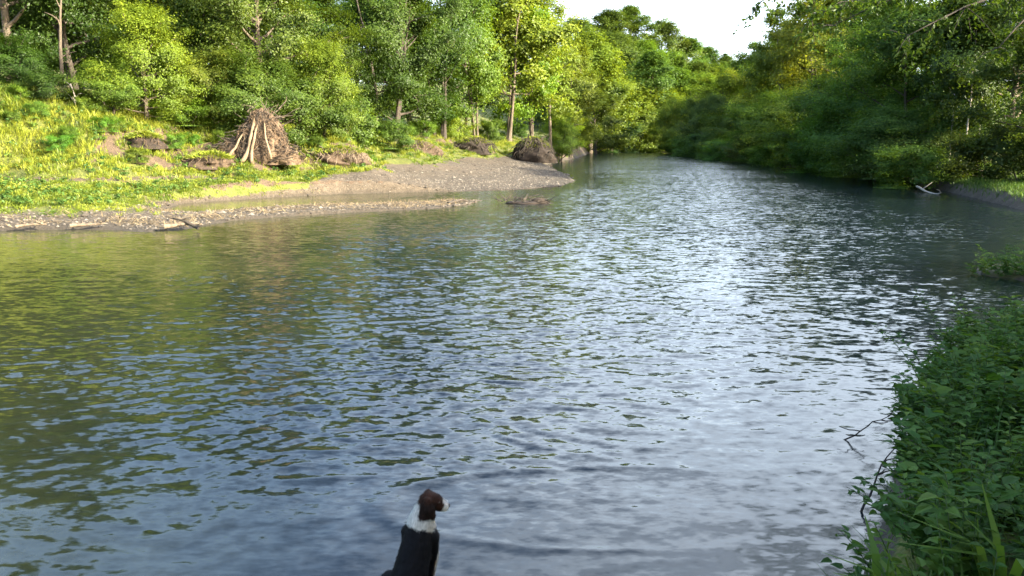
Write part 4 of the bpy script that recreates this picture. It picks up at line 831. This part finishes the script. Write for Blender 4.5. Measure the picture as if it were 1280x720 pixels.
    tc = N(nt, 'ShaderNodeTexCoord'); mp = N(nt, 'ShaderNodeMapping', inp={'Scale': (1, 1, .3)}); nt.links.new(tc.outputs['Object'], mp.inputs[0]); n1 = noise(nt, 160, 3, .6, mp.outputs[0]); b = N(nt, 'ShaderNodeBump', inp={'Strength': .5, 'Distance': .006}); nt.links.new(n1.outputs['Fac'], b.inputs['Height']); nt.links.new(b.outputs[0], p.inputs['Normal']); nt.links.new(p.outputs[0], out.inputs[0])
    me.materials.clear(); me.materials.append(m)
    # short fur: thousands of little hairs lying back over the coat
    rg = np.random.default_rng(2); npoly = len(me.polygons); fc = np.empty(npoly * 3, np.float32); me.polygons.foreach_get('center', fc); fc = fc.reshape(-1, 3); fn = np.empty(npoly * 3, np.float32); me.polygons.foreach_get('normal', fn); fn = fn.reshape(-1, 3)
    fv = np.array([p.vertices[0] for p in me.polygons]); fcol = np.clip(colr[fv], 0, 1); sel = np.repeat(np.arange(npoly), 3); nh = len(sel); P = fc[sel] + rg.normal(size=(nh, 3)) * .003
    down = np.array([0, -.25, -1.0]); ax = down - fn[sel] * (fn[sel] @ down)[:, None]; ax = ax / (np.linalg.norm(ax, axis=1, keepdims=True) + 1e-6) + fn[sel] * .42 + rg.normal(size=(nh, 3)) * .22; ax /= np.linalg.norm(ax, axis=1, keepdims=True); L = rg.uniform(.012, .028, nh); V, F = leaf_quads(P + ax * (L * .35)[:, None], fn[sel], L, L * .1, rg, axis=ax)
    hair = np_mesh('dog_fur', V, F, m, False, {'coat': ('FLOAT_COLOR', np.concatenate([np.repeat(np.clip(fcol[sel] * rg.uniform(.6, 1.5, (nh, 1)), 0, 1), 4, 0), np.ones((nh * 4, 1))], 1))})
    dx, dy = -.655, 4.30; gz = hz(dx, dy) - .03; root = empty('dog', (dx, dy, gz), R(-14)); root.scale = (S, S, S)
    root.rotation_euler = (0, R(6), R(-14))
    link('body', me, root); link('fur', hair, root)
    def small(name, c, r, colour, rough):
        bm = bmesh.new(); bmesh.ops.create_uvsphere(bm, u_segments=14, v_segments=10, radius=1, matrix=Matrix.Translation(c) @ Matrix.Diagonal((*r, 1))); mm = bpy.data.meshes.new(name); bm.to_mesh(mm); bm.free()
        mt, nt, out = new_mat(name + '_skin'); p = N(nt, 'ShaderNodeBsdfPrincipled', inp={'Base Color': (*colour, 1), 'Roughness': rough}); nt.links.new(p.outputs[0], out.inputs[0]); mm.materials.append(mt); mm.polygons.foreach_set('use_smooth', np.ones(len(mm.polygons), bool)); link(name, mm, root)
    small('nose', HC + fx * .123 + Vector((0, 0, -.018)), (.013, .014, .012), (.01, .01, .011), .3)
    for s in (1, -1): small('eye', HC + fx * .062 + sx * s * .038 + Vector((0, 0, .012)), (.009, .009, .009), (.02, .012, .008), .1)
    tag(root, 'black, white and tan dog sitting at the water edge looking to the right', 'dog')
dog()
